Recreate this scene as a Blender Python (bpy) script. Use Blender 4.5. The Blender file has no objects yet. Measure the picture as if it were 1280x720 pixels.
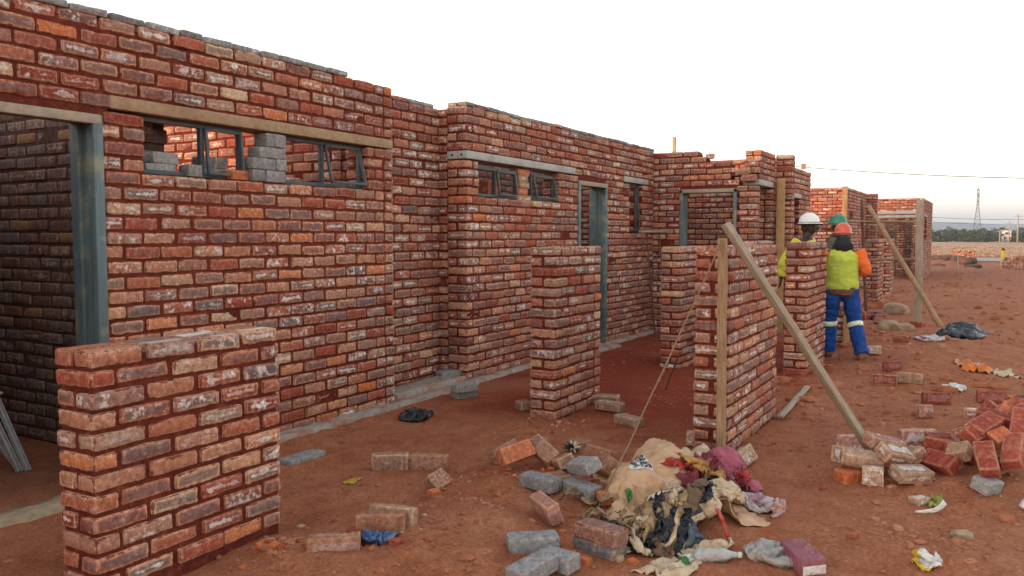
import bpy, math, random
import numpy as np
from mathutils import Vector, Matrix, Quaternion, noise

R = math.radians
random.seed(7)
rng = np.random.default_rng(11)
scene = bpy.context.scene
COL = scene.collection
F_PX, HOR, BETA, EYE = 1030.0, 295.0, R(30.17), 1.40     # focal length and horizon of the 1280x720 photograph; X runs along the row of houses, Y towards them
PITCH = math.atan((360 - HOR) / F_PX)

# ------------------------------------------------------------------ helpers
def ray(px, py):
    a, c = (px - 640) / F_PX, -(py - 360) / F_PX
    fw = math.cos(PITCH) + c * math.sin(PITCH)
    up = -math.sin(PITCH) + c * math.cos(PITCH)
    return (fw * math.cos(BETA) + a * math.sin(BETA), fw * math.sin(BETA) - a * math.cos(BETA), up)

def G(px, py, z=0.0):
    """point of the level plane z seen at a pixel"""
    x, y, w = ray(px, py)
    t = (z - EYE) / w
    return Vector((x * t, y * t, z))

def fbm(x, y, z=0.0, o=3, s=1.0):
    v, a = 0.0, 1.0
    for _ in range(o):
        v += a * noise.noise(Vector((x * s, y * s, z)))
        a *= 0.5; s *= 2.1; z += 3.7
    return v

def sstep(a, b, x):
    t = min(1.0, max(0.0, (x - a) / (b - a)))
    return t * t * (3 - 2 * t)

MOUNDS = []
def mound(px, py, r, h, stretch=1.0, ang=0.0):
    p = G(px, py)
    MOUNDS.append((p.x, p.y, r, h, stretch, math.cos(ang), math.sin(ang)))
mound(545, 705, 0.38, 0.07, 1.5, 0.5); mound(590, 640, 0.3, 0.05, 2.0, 0.4)
mound(1230, 600, 0.65, 0.12, 1.2, 0.3); mound(700, 600, 0.45, 0.05); mound(1105, 610, 0.3, 0.04)
mound(860, 640, 0.4, 0.04); mound(1200, 440, 0.5, 0.10, 1.5); mound(1120, 415, 0.8, 0.10, 1.3)
mound(1150, 700, 0.5, 0.04); mound(420, 700, 0.25, 0.04); mound(1190, 340, 2.2, 0.16, 1.6, 1.2); mound(1175, 331, 2.6, 0.22, 1.4, 1.2)
mound(1262, 345, 2.0, 0.14, 1.4, 1.0); mound(1130, 372, 1.2, .12, 1.6, .5); mound(1210, 395, 1.0, .09, 1.8, 1.0); mound(1250, 430, .7, .07, 1.5); mound(1100, 440, .5, .08, 1.4); mound(1150, 455, .45, .06, 1.6); mound(1085, 430, 0.6, 0.07); mound(1240, 380, 1.2, 0.08, 1.5)
mound(360, 700, 0.22, 0.05); mound(1000, 480, 0.5, 0.03)

def gz(x, y):
    d = math.hypot(x, y)
    k = 1.0 - sstep(40, 58, d)
    z = k * (0.030 * fbm(x, y, 0.0, 3, 0.55) + 0.014 * fbm(x + 7, y, 2.0, 2, 2.2))
    z *= 1 - 0.75 * sstep(3.6, 4.1, y) * sstep(0, 1, x)
    if d < 14:
        z += 0.011 * fbm(x, y, 5.0, 3, 6.5) * (1 - sstep(9, 14, d)) - 0.034 * max(0.0, noise.noise(Vector((x * 3.6, y * 3.6, 17))) - .18) * (1 - 0.7 * sstep(3.4, 4.0, y))
        # trampled hollows and crumbly ridges
        n = noise.noise(Vector((x * 1.7, y * 1.7, 9)))
        z += 0.020 * max(0, n) * noise.noise(Vector((x * 14, y * 14, 4))) * (1 - sstep(9, 14, d))
    for mx, my, r, h, s, ca, sa in MOUNDS:
        dx, dy = x - mx, y - my
        if abs(dx) < 4 * r * s and abs(dy) < 4 * r * s:
            u, v = (dx * ca + dy * sa) / (r * s), (-dx * sa + dy * ca) / r
            q = u * u + v * v
            if q < 9:
                z += h * math.exp(-q) * (1 + 0.35 * noise.noise(Vector((x * 5, y * 5, 1))))
    return z

def new_obj(name, me, parent=None, mats=()):
    o = bpy.data.objects.new(name, me)
    COL.objects.link(o)
    for m in mats:
        if me is not None:
            me.materials.append(m)
    if parent is not None:
        o.parent = parent
        o.matrix_parent_inverse = parent.matrix_basis.inverted()
    return o

def tag(o, label=None, cat=None, group=None, kind=None):
    if label: o['label'] = label
    if cat: o['category'] = cat
    if group: o['group'] = group
    if kind: o['kind'] = kind
    return o

def empty(name, loc, label, cat, group=None):
    o = bpy.data.objects.new(name, None)
    COL.objects.link(o)
    o.location = loc
    o.empty_display_size = 0.2
    return tag(o, label, cat, group)

def mesh_np(name, V, F, smooth=True, mi=None):
    me = bpy.data.meshes.new(name)
    me.from_pydata(V if isinstance(V, list) else V.tolist(), [], F if isinstance(F, list) else F.tolist())
    if smooth:
        me.polygons.foreach_set('use_smooth', np.ones(len(me.polygons), dtype=bool))
    if mi is not None:
        me.polygons.foreach_set('material_index', np.asarray(mi, dtype=np.int32))
    me.update()
    return me

class MB:
    """collects shapes into one mesh"""
    def __init__(s): s.V, s.F, s.n, s.MI = [], [], 0, []
    def add(s, V, F, mi=0):
        s.V.extend([tuple(map(float, v)) for v in V]); s.F.extend([tuple(i + s.n for i in f) for f in F]); s.MI.extend([mi] * len(F)); s.n += len(V)
        return s
    def box(s, lo, hi, mi=0, rad=0.003):
        lo, hi = Vector(lo), Vector(hi)
        V, F = rbox((hi - lo) / 2, rad)
        c = (lo + hi) / 2
        return s.add([(v[0] + c.x, v[1] + c.y, v[2] + c.z) for v in V], F, mi)
    def bar(s, A, B, w, t, mi=0, rad=0.003, up=(0, 0, 1)):
        A, B = Vector(A), Vector(B)
        M = frame(A, B, up)
        V, F = rbox(((B - A).length / 2, w / 2, t / 2), min(rad, w / 3, t / 3))
        c = (A + B) / 2
        return s.add([c + M @ Vector(v) for v in V], F, mi)
    def tube(s, pts, rad, n=8, mi=0):
        V, F = tube(pts, rad, n)
        return s.add(V, F, mi)
    def build(s, name, mats, parent=None, smooth=True):
        me = mesh_np(name, s.V, s.F, smooth, s.MI)
        return new_obj(name, me, parent, mats if isinstance(mats, (list, tuple)) else [mats])

def frame(A, B, up=(0, 0, 1)):
    x = (B - A).normalized()
    u = Vector(up)
    if abs(x.dot(u)) > 0.98: u = Vector((1, 0, 0))
    y = u.cross(x).normalized(); z = x.cross(y)
    return Matrix((x, y, z)).transposed()

def grid_box(cx, cy, cz):
    """surface grid of a box through the given coordinates (-1..1): verts, quads"""
    C = (cx, cy, cz); idx = {}; V = []; F = []
    def vid(i, j, k):
        key = (i, j, k)
        if key not in idx:
            idx[key] = len(V); V.append((cx[i], cy[j], cz[k]))
        return idx[key]
    nx, ny, nz = len(cx) - 1, len(cy) - 1, len(cz) - 1
    for i in range(nx):
        for j in range(ny):
            F.append((vid(i, j, 0), vid(i, j + 1, 0), vid(i + 1, j + 1, 0), vid(i + 1, j, 0)))
            F.append((vid(i, j, nz), vid(i + 1, j, nz), vid(i + 1, j + 1, nz), vid(i, j + 1, nz)))
    for i in range(nx):
        for k in range(nz):
            F.append((vid(i, 0, k), vid(i + 1, 0, k), vid(i + 1, 0, k + 1), vid(i, 0, k + 1)))
            F.append((vid(i, ny, k), vid(i, ny, k + 1), vid(i + 1, ny, k + 1), vid(i + 1, ny, k)))
    for j in range(ny):
        for k in range(nz):
            F.append((vid(0, j, k), vid(0, j, k + 1), vid(0, j + 1, k + 1), vid(0, j + 1, k)))
            F.append((vid(nx, j, k), vid(nx, j + 1, k), vid(nx, j + 1, k + 1), vid(nx, j, k + 1)))
    return np.array(V), F

def round_box(P, h, rad):
    h = np.asarray(h)
    P = P * h
    q = np.clip(P, -(h - rad), h - rad)
    d = P - q
    l = np.linalg.norm(d, axis=1, keepdims=True)
    return np.where(l > 1e-9, q + rad * d / np.maximum(l, 1e-9), P)

def rbox(h, rad=0.003):
    h = [max(float(x), 1e-4) for x in h]
    rad = min(rad, *(x * 0.45 for x in h))
    e = [1 - rad / x for x in h]
    P, F = grid_box([-1, -e[0], e[0], 1], [-1, -e[1], e[1], 1], [-1, -e[2], e[2], 1])
    return round_box(P, h, rad).tolist(), F

def tube(pts, rad, n=8, ell=None):
    """closed tube along points; rad one number or one per point; ell: (rx, ry) per point in the tube's frame"""
    pts = [Vector(p) for p in pts]
    m = len(pts)
    rads = rad if isinstance(rad, (list, tuple)) else [rad] * m
    V, F = [], []
    t0 = (pts[1] - pts[0]).normalized()
    ref = Vector((0, 1, 0)) if abs(t0.y) < 0.9 else Vector((1, 0, 0))
    y = (ref - t0 * ref.dot(t0)).normalized()
    for i, p in enumerate(pts):
        t = (pts[min(i + 1, m - 1)] - pts[max(i - 1, 0)]).normalized()
        y = (y - t * y.dot(t)).normalized(); x = y.cross(t)
        r = rads[i]
        rx, ry = (r, r) if not isinstance(r, (list, tuple)) else r
        for k in range(n):
            a = 2 * math.pi * k / n
            V.append(p + x * (math.cos(a) * rx) + y * (math.sin(a) * ry))
    for i in range(m - 1):
        for k in range(n):
            k2 = (k + 1) % n
            F.append((i * n + k, i * n + k2, (i + 1) * n + k2, (i + 1) * n + k))
    F.append(tuple(reversed(range(n)))); F.append(tuple((m - 1) * n + k for k in range(n)))
    return V, F

def spline(pts, k=4):
    """Catmull-Rom through rows of numbers"""
    P = [np.array(p, float) for p in pts]
    out = []
    for i in range(len(P) - 1):
        a, b, c, d = P[max(i - 1, 0)], P[i], P[i + 1], P[min(i + 2, len(P) - 1)]
        for j in range(k):
            t = j / k
            out.append(0.5 * (2 * b + (c - a) * t + (2 * a - 5 * b + 4 * c - d) * t * t + (3 * b - a - 3 * c + d) * t ** 3))
    out.append(P[-1])
    return out

# ------------------------------------------------------------------ materials
class NT:
    def __init__(s, name):
        s.m = bpy.data.materials.new(name); s.m.use_nodes = True
        s.t = s.m.node_tree; s.t.nodes.clear()
        s.out = s.n('ShaderNodeOutputMaterial'); s.b = s.n('ShaderNodeBsdfPrincipled')
        s.l(s.b.outputs[0], s.out.inputs[0])
    def n(s, typ, **kw):
        x = s.t.nodes.new(typ)
        for k, v in kw.items(): setattr(x, k, v)
        return x
    def l(s, a, b): s.t.links.new(a, b)
    def put(s, sock, v):
        if isinstance(v, bpy.types.NodeSocket): s.l(v, sock)
        elif isinstance(v, (tuple, list)) and len(v) == 3 and sock.type == 'RGBA': sock.default_value = (*v, 1)
        else: sock.default_value = v
    def math(s, op, a, b=0.0, clamp=False):
        x = s.n('ShaderNodeMath', operation=op, use_clamp=clamp)
        s.put(x.inputs[0], a); s.put(x.inputs[1], b)
        return x.outputs[0]
    def mix(s, f, a, b, mode='MIX'):
        x = s.n('ShaderNodeMix', data_type='RGBA', blend_type=mode)
        s.put(x.inputs[0], f); s.put(x.inputs[6], a); s.put(x.inputs[7], b)
        return x.outputs[2]
    def noise(s, vec, scale, detail=3, rough=0.55, out=0, dist=0.0):
        x = s.n('ShaderNodeTexNoise')
        if vec is not None: s.l(vec, x.inputs['Vector'])
        x.inputs['Scale'].default_value = scale; x.inputs['Detail'].default_value = detail
        x.inputs['Roughness'].default_value = rough; x.inputs['Distortion'].default_value = dist
        return x.outputs[out]
    def ss(s, x, a, b, lo=0.0, hi=1.0):
        y = s.n('ShaderNodeMapRange', interpolation_type='SMOOTHSTEP')
        s.put(y.inputs[0], x)
        for i, v in enumerate((a, b, lo, hi)): s.put(y.inputs[1 + i], v)
        return y.outputs[0]
    def ramp(s, f, stops, interp='LINEAR'):
        x = s.n('ShaderNodeValToRGB')
        s.l(f, x.inputs[0]); r = x.color_ramp; r.interpolation = interp
        while len(r.elements) < len(stops): r.elements.new(0.5)
        for e, (p, c) in zip(r.elements, stops): e.position = p; e.color = (*c, 1)
        return x.outputs[0]
    def obj(s): return s.n('ShaderNodeTexCoord').outputs['Object']
    def scaled(s, vec, sc):
        x = s.n('ShaderNodeVectorMath', operation='MULTIPLY'); s.l(vec, x.inputs[0]); x.inputs[1].default_value = sc
        return x.outputs[0]
    def addv(s, a, b):
        x = s.n('ShaderNodeVectorMath', operation='ADD'); s.l(a, x.inputs[0]); s.l(b, x.inputs[1])
        return x.outputs[0]
    def bump(s, h, strength=0.5, dist=0.01):
        x = s.n('ShaderNodeBump'); s.l(h, x.inputs['Height']); x.inputs['Strength'].default_value = strength; x.inputs['Distance'].default_value = dist
        s.l(x.outputs[0], s.b.inputs['Normal'])
    def fin(s, col, rough=0.9, spec=0.25, metal=0.0):
        s.put(s.b.inputs['Base Color'], col); s.put(s.b.inputs['Roughness'], rough)
        s.put(s.b.inputs['Specular IOR Level'], spec); s.put(s.b.inputs['Metallic'], metal)
        return s.m

def brick_material(name, stops, white=1.0, dark=1.0, smear=0.35, pale=1.0, over_amt=0.0):
    s = NT(name)
    bl = s.n('ShaderNodeAttribute', attribute_name='bl').outputs['Vector']
    ba = s.n('ShaderNodeAttribute', attribute_name='br')
    sep = s.n('ShaderNodeSeparateColor'); s.l(ba.outputs['Color'], sep.inputs[0])
    r, g, b = sep.outputs[0], sep.outputs[1], sep.outputs[2]; a = ba.outputs['Alpha']
    xyz = s.n('ShaderNodeSeparateXYZ'); s.l(bl, xyz.inputs[0])
    d = []
    for i, h in enumerate((0.111, 0.053, 0.033)):
        d.append(s.math('MULTIPLY', s.math('SUBTRACT', 1.0, s.math('ABSOLUTE', xyz.outputs[i])), h))
    mid = s.math('MAXIMUM', s.math('MINIMUM', d[0], d[1]), s.math('MINIMUM', s.math('MAXIMUM', d[0], d[1]), d[2]))
    o = s.obj()
    off = s.n('ShaderNodeVectorMath', operation='SCALE'); s.l(ba.outputs['Color'], off.inputs[0]); off.inputs['Scale'].default_value = 9.0
    v = s.addv(o, off.outputs[0])
    n1 = s.noise(v, 16, 4, 0.6); n2 = s.noise(v, 46, 4, 0.65); n3 = s.noise(o, 1.3, 3); n4 = s.noise(v, 190, 2, 0.6)
    col = s.ramp(r, stops)
    # kiln bands across the brick
    bandv = s.n('ShaderNodeCombineXYZ')
    s.l(s.math('ADD', s.math('MULTIPLY', xyz.outputs[0], 2.3), s.math('MULTIPLY', g, 37.0)), bandv.inputs[0]); s.l(s.math('MULTIPLY', xyz.outputs[2], 0.22), bandv.inputs[1])
    band = s.noise(bandv.outputs[0], 1.0, 2, 0.5)
    col = s.mix(s.math('MULTIPLY', s.ss(band, 0.50, 0.62), s.math('MULTIPLY', b, 0.55)), col, (0.50, 0.32, 0.22))
    col = s.mix(s.math('MULTIPLY', s.ss(band, 0.44, 0.36), s.math('MULTIPLY', a, 0.6)), col, (0.22, 0.125, 0.12))
    # pale arrises, dark flashed heart
    e = s.math('ADD', mid, s.math('MULTIPLY', s.math('SUBTRACT', n1, 0.5), 0.022))
    edge = s.math('MULTIPLY', s.ss(e, 0.016, 0.004), s.math('ADD', 0.18, s.math('MULTIPLY', g, 0.6)))
    col = s.mix(s.math('MULTIPLY', edge, pale), col, (0.60, 0.385, 0.25))
    heart = s.math('MULTIPLY', s.ss(e, 0.010, 0.021), s.ss(b, 0.36, 0.75))
    col = s.mix(s.math('MULTIPLY', heart, 0.70 * dark), col, (0.165, 0.115, 0.115))
    # lime bloom
    w = s.math('MULTIPLY', s.ss(s.math('ADD', s.math('MULTIPLY', n1, 0.65), s.math('MULTIPLY', n2, 0.35)), 0.50, 0.60), s.ss(a, 0.68, 0.92))
    w = s.math('MULTIPLY', w, s.ss(mid, 0.002, 0.014))
    lens = s.math('MULTIPLY', s.ss(s.math('ADD', mid, s.math('ADD', s.math('MULTIPLY', s.math('SUBTRACT', n2, 0.5), 0.02), s.math('MULTIPLY', s.math('SUBTRACT', n1, 0.5), 0.075))), 0.021, 0.031), s.ss(s.math('FRACT', s.math('MULTIPLY', a, 7.31)), 0.66, 0.86))
    w = s.math('MAXIMUM', w, s.math('MULTIPLY', lens, 0.85))
    col = s.mix(s.math('MULTIPLY', w, 0.85 * white), col, (0.72, 0.67, 0.63))
    thin = s.math('MULTIPLY', s.ss(n2, 0.55, 0.70), s.math('MULTIPLY', g, 0.26 * white))
    col = s.mix(thin, col, (0.58, 0.47, 0.40))
    # red mortar smeared over faces
    sm = s.math('MULTIPLY', s.ss(s.math('ADD', s.math('MULTIPLY', n3, 0.6), s.math('MULTIPLY', n1, 0.4)), 0.46, 0.64), smear)
    col = s.mix(sm, col, (0.27, 0.062, 0.034))
    over = s.math('ADD', mid, s.math('ADD', s.math('MULTIPLY', s.math('SUBTRACT', n1, 0.5), 0.055), s.math('MULTIPLY', s.math('SUBTRACT', n2, 0.5), 0.020)))
    col = s.mix(s.math('MULTIPLY', s.ss(over, 0.0035, -0.0015), over_amt), col, (0.20, 0.042, 0.024))
    col = s.mix(1.0, col, s.ramp(n2, [(0.25, (0.50, 0.48, 0.48)), (0.75, (1.42, 1.40, 1.38))]), 'MULTIPLY')
    col = s.mix(1.0, col, s.ramp(n4, [(0.3, (0.74, 0.73, 0.72)), (0.7, (1.22, 1.22, 1.22))]), 'MULTIPLY')
    s.bump(s.math('ADD', s.math('MULTIPLY', n2, 0.7), s.math('MULTIPLY', n4, 0.5)), 0.75, 0.006)
    return s.fin(col, 0.92, 0.2)

WALL_STOPS = [(0.0, (0.26, 0.048, 0.029)), (0.15, (0.38, 0.084, 0.047)), (0.33, (0.41, 0.132, 0.074)), (0.50, (0.46, 0.210, 0.130)),
              (0.63, (0.37, 0.175, 0.125)), (0.74, (0.20, 0.112, 0.104)), (0.83, (0.54, 0.31, 0.195)), (0.93, (0.58, 0.155, 0.050)), (1.0, (0.63, 0.43, 0.275))]
GREY_STOPS = [(0.0, (0.16, 0.155, 0.16)), (0.5, (0.25, 0.245, 0.25)), (1.0, (0.34, 0.33, 0.32))]
M_BRICK = brick_material('brick', WALL_STOPS, 1.15, 1.1, 0.42, 0.9, 0.85)
M_BRICK_IN = brick_material('brick_room_shade', [(0, (0.15, 0.055, 0.038)), (0.4, (0.18, 0.09, 0.068)), (0.8, (0.15, 0.115, 0.105)), (1, (0.32, 0.15, 0.07))], 0.35, 0.8, 0.15, 0.3)  # darker, greyer copy of the wall brick: room shade put into the colour
M_GREY = brick_material('cement_brick', GREY_STOPS, 0.5, 0.4, 0.0, 0.25)
M_LRED = brick_material('loose_red', [(0, (0.24, 0.038, 0.024)), (0.5, (0.34, 0.066, 0.038)), (1, (0.40, 0.115, 0.068))], 0.6, 0.35, 0.2, 0.7)
M_LTAN = brick_material('loose_tan', [(0, (0.33, 0.16, 0.095)), (0.5, (0.38, 0.22, 0.14)), (1, (0.44, 0.28, 0.19))], 0.9, 0.5, 0.12)
M_LORANGE = brick_material('loose_orange', [(0, (0.50, 0.125, 0.045)), (1, (0.56, 0.17, 0.07))], 0.3, 0.2, 0.1, 0.5)
M_LPINK = brick_material('loose_pink', [(0, (0.38, 0.16, 0.12)), (1, (0.46, 0.22, 0.17))], 1.0, 0.3, 0.1)
M_LDUST = brick_material('loose_dusty', [(0, (0.30, 0.125, 0.07)), (1, (0.36, 0.165, 0.095))], 0.25, 0.2, 0.5, 0.6)

def m_mortar():
    s = NT('red_mortar'); o = s.obj()
    n = s.noise(o, 22, 4, 0.65); n2 = s.noise(o, 90, 3, 0.6); n3 = s.noise(o, 0.9, 2)
    col = s.ramp(n, [(0.25, (0.075, 0.014, 0.009)), (0.55, (0.145, 0.027, 0.015)), (0.8, (0.26, 0.075, 0.045))])
    col = s.mix(s.ss(n3, 0.45, 0.65, 0, 0.5), col, (0.19, 0.032, 0.017))
    s.bump(s.math('ADD', n, n2), 0.9, 0.012)
    return s.fin(col, 0.95, 0.15)
M_MORTAR = m_mortar()

def m_ground():
    s = NT('red_earth'); o = s.obj()
    n0 = s.noise(o, 0.35, 4, 0.6); n1 = s.noise(o, 1.6, 5, 0.62); n2 = s.noise(o, 9, 5, 0.65); n3 = s.noise(o, 55, 4, 0.65); n4 = s.noise(o, 260, 2, 0.6)
    col = s.ramp(s.math('ADD', s.math('MULTIPLY', n1, 0.6), s.math('MULTIPLY', n2, 0.4)),
                 [(0.28, (0.215, 0.062, 0.030)), (0.45, (0.345, 0.116, 0.055)), (0.58, (0.43, 0.168, 0.086)), (0.72, (0.53, 0.255, 0.150))])
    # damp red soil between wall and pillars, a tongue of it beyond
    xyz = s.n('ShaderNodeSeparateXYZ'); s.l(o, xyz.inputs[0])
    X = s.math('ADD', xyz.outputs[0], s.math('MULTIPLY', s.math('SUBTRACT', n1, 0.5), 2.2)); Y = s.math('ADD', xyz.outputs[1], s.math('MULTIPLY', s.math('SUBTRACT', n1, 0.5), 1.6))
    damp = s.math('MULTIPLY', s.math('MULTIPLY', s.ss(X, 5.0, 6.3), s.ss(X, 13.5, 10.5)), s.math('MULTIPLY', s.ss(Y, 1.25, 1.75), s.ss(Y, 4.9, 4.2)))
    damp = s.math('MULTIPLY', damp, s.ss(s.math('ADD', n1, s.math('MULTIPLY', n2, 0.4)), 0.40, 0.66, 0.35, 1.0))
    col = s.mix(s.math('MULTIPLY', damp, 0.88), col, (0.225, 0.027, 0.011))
    col = s.mix(s.math('MULTIPLY', s.ss(n1, 0.53, 0.66), s.ss(n2, 0.40, 0.6, 0.1, 0.75)), col, (0.21, 0.046, 0.023))
    col = s.mix(s.math('MULTIPLY', s.ss(n0, 0.52, 0.68), 0.35), col, (0.46, 0.22, 0.135))
    far = s.ss(xyz.outputs[0], 14, 40)
    col = s.mix(s.math('MULTIPLY', far, 0.5), col, (0.33, 0.13, 0.085))
    col = s.mix(1.0, col, s.ramp(n3, [(0.28, (0.62, 0.60, 0.58)), (0.72, (1.25, 1.25, 1.25))]), 'MULTIPLY')
    col = s.mix(1.0, col, s.ramp(n4, [(0.3, (0.80, 0.79, 0.78)), (0.7, (1.18, 1.18, 1.18))]), 'MULTIPLY')
    col = s.mix(s.ss(s.noise(s.addv(o, o), 70, 1, 0.4), 0.74, 0.80, 0, 0.6), col, (0.45, 0.30, 0.22))
    h = s.math('ADD', s.math('MULTIPLY', n2, 1.0), s.math('ADD', s.math('MULTIPLY', n3, 0.6), s.math('MULTIPLY', n4, 0.12)))
    s.bump(h, 0.85, 0.03)
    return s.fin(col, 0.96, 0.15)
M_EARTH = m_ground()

def m_clod():
    s = NT('clod_earth'); o = s.obj()
    n = s.noise(o, 3, 3); n2 = s.noise(o, 120, 3)
    col = s.ramp(n, [(0.3, (0.23, 0.066, 0.032)), (0.5, (0.35, 0.125, 0.062)), (0.7, (0.45, 0.21, 0.13))])
    s.bump(n2, 0.6, 0.004)
    return s.fin(col, 0.95, 0.15)
M_CLOD = m_clod()

def m_plain(name, c, var=0.25, scale=20, rough=0.85, spec=0.3, stain=None, stain_amt=0.5, bump=0.3, metal=0.0, stretch=None, stain_scale=5):
    s = NT(name); o = s.obj()
    v = s.scaled(o, stretch) if stretch else o
    n = s.noise(v, scale, 4, 0.6); n2 = s.noise(o, stain_scale, 4, 0.65)
    lo = tuple(x * (1 - var) for x in c); hi = tuple(min(1, x * (1 + var)) for x in c)
    col = s.ramp(n, [(0.28, lo), (0.72, hi)])
    if stain: col = s.mix(s.ss(n2, 0.45, 0.68, 0, stain_amt), col, stain)
    if bump: s.bump(n, bump, 0.004)
    return s.fin(col, rough, spec, metal)

M_MORTAR_IN = m_plain('mortar_room_shade', (0.085, 0.045, 0.038), .35, 24, .95, .15, (0.10, 0.035, 0.025), .4, .6)  # darkened mortar for inside walls, the rooms' shade is in its colour
EARTHC = (0.30, 0.11, 0.06)
M_WOOD = m_plain('weathered_timber', (0.36, 0.215, 0.115), 0.4, 14, 0.85, 0.2, (0.20, 0.11, 0.06), 0.55, 0.5, 0, (9, 9, 0.6))
M_WOODG = m_plain('grey_timber', (0.34, 0.27, 0.20), 0.32, 14, 0.88, 0.2, (0.30, 0.16, 0.09), 0.6, 0.5, 0, (9, 9, 0.6))
M_WOODY = m_plain('yellow_timber', (0.46, 0.27, 0.12), 0.3, 14, 0.85, 0.2, (0.28, 0.14, 0.06), 0.4, 0.5, 0, (9, 9, 0.6))
M_LINTELT = m_plain('tan_lintel', (0.36, 0.235, 0.14), 0.22, 30, 0.92, 0.2, (0.25, 0.13, 0.075), 0.55, 0.5)
M_LINTELG = m_plain('concrete_lintel', (0.42, 0.40, 0.375), 0.2, 40, 0.92, 0.2, (0.30, 0.22, 0.17), 0.5, 0.5)
M_CONC = m_plain('concrete', (0.32, 0.26, 0.22), 0.28, 26, 0.93, 0.2, (0.30, 0.11, 0.06), 0.95, 0.7)
M_CONCT = m_plain('tan_concrete', (0.36, 0.26, 0.17), 0.28, 18, 0.93, 0.2, (0.27, 0.12, 0.065), 0.6, 0.9)
M_STEEL = m_plain('blue_grey_painted_steel', (0.088, 0.122, 0.130), 0.22, 30, 0.5, 0.4, (0.26, 0.225, 0.15), 0.75, 0.2, 0, (1, 1, 0.10), 6)
M_STEELT = m_plain('dusty_painted_steel', (0.36, 0.27, 0.19), 0.2, 30, 0.7, 0.3, (0.22, 0.20, 0.18), 0.5, 0.15)
M_STEELD = m_plain('dark_steel', (0.055, 0.062, 0.066), 0.3, 30, 0.55, 0.4, (0.14, 0.11, 0.09), 0.6, 0.15)
M_STEELB = m_plain('bright_frame_steel', (0.30, 0.34, 0.36), 0.3, 30, 0.5, 0.4, (0.20, 0.15, 0.11), 0.5, 0.2)
M_RUST = m_plain('rusty_steel', (0.14, 0.06, 0.04), 0.35, 30, 0.8, 0.3, (0.08, 0.045, 0.035), 0.5, 0.4)
M_ROPE = m_plain('rope_fibre', (0.24, 0.14, 0.085), 0.3, 80, 0.9, 0.2)
M_HOLE_SHADE = m_plain('hole', (0.02, 0.018, 0.016), 0.1, 10)

def col_attr(me, name, typ, arr):
    a = me.attributes.new(name, typ, 'POINT')
    a.data.foreach_set('vector' if typ == 'FLOAT_VECTOR' else 'color', np.asarray(arr, np.float32).ravel())

# ------------------------------------------------------------------ bricks
BL, BW, BH, JT, CH = 0.222, 0.101, 0.0590, 0.0200, 0.079       # brick length, width, height, joint, course
def brick_templates(hi, count, seed, rad=0.0095, k_amp=1.0):
    out = []
    if hi: P, F = grid_box([-1, -.93, -.5, 0, .5, .93, 1], [-1, -.86, 0, .86, 1], [-1, -.78, 0, .78, 1])
    else:  P, F = grid_box([-1, -.93, .93, 1], [-1, -.86, .86, 1], [-1, -.78, .78, 1])
    h = np.array((BL / 2, BW / 2, BH / 2))
    for c in range(count):
        Q = round_box(P, h, rad)
        amp = (0.0040 if hi else 0.0024) * k_amp
        D = []
        for q in Q:
            v = Vector(q) * 24 + Vector((c * 17.3 + seed, 3.1, 7.7))
            w = noise.noise_vector(v) * amp + noise.noise_vector(v * 2.7) * amp * 0.6
            # chipped arrises
            k = (np.abs(q) / h > 0.9).sum()
            chip = max(0.0, noise.noise(v * 0.55 + Vector((31, 0, 0))) - 0.12) * (0.024 if k >= 2 else 0.0)
            D.append(np.array(w) - np.asarray(q) / np.linalg.norm(q) * chip)
        out.append((Q + np.array(D)) / h)
    return P, np.array(F), out
TPL = {True: brick_templates(True, 20, 5.0), False: brick_templates(False, 14, 50.0)}

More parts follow.
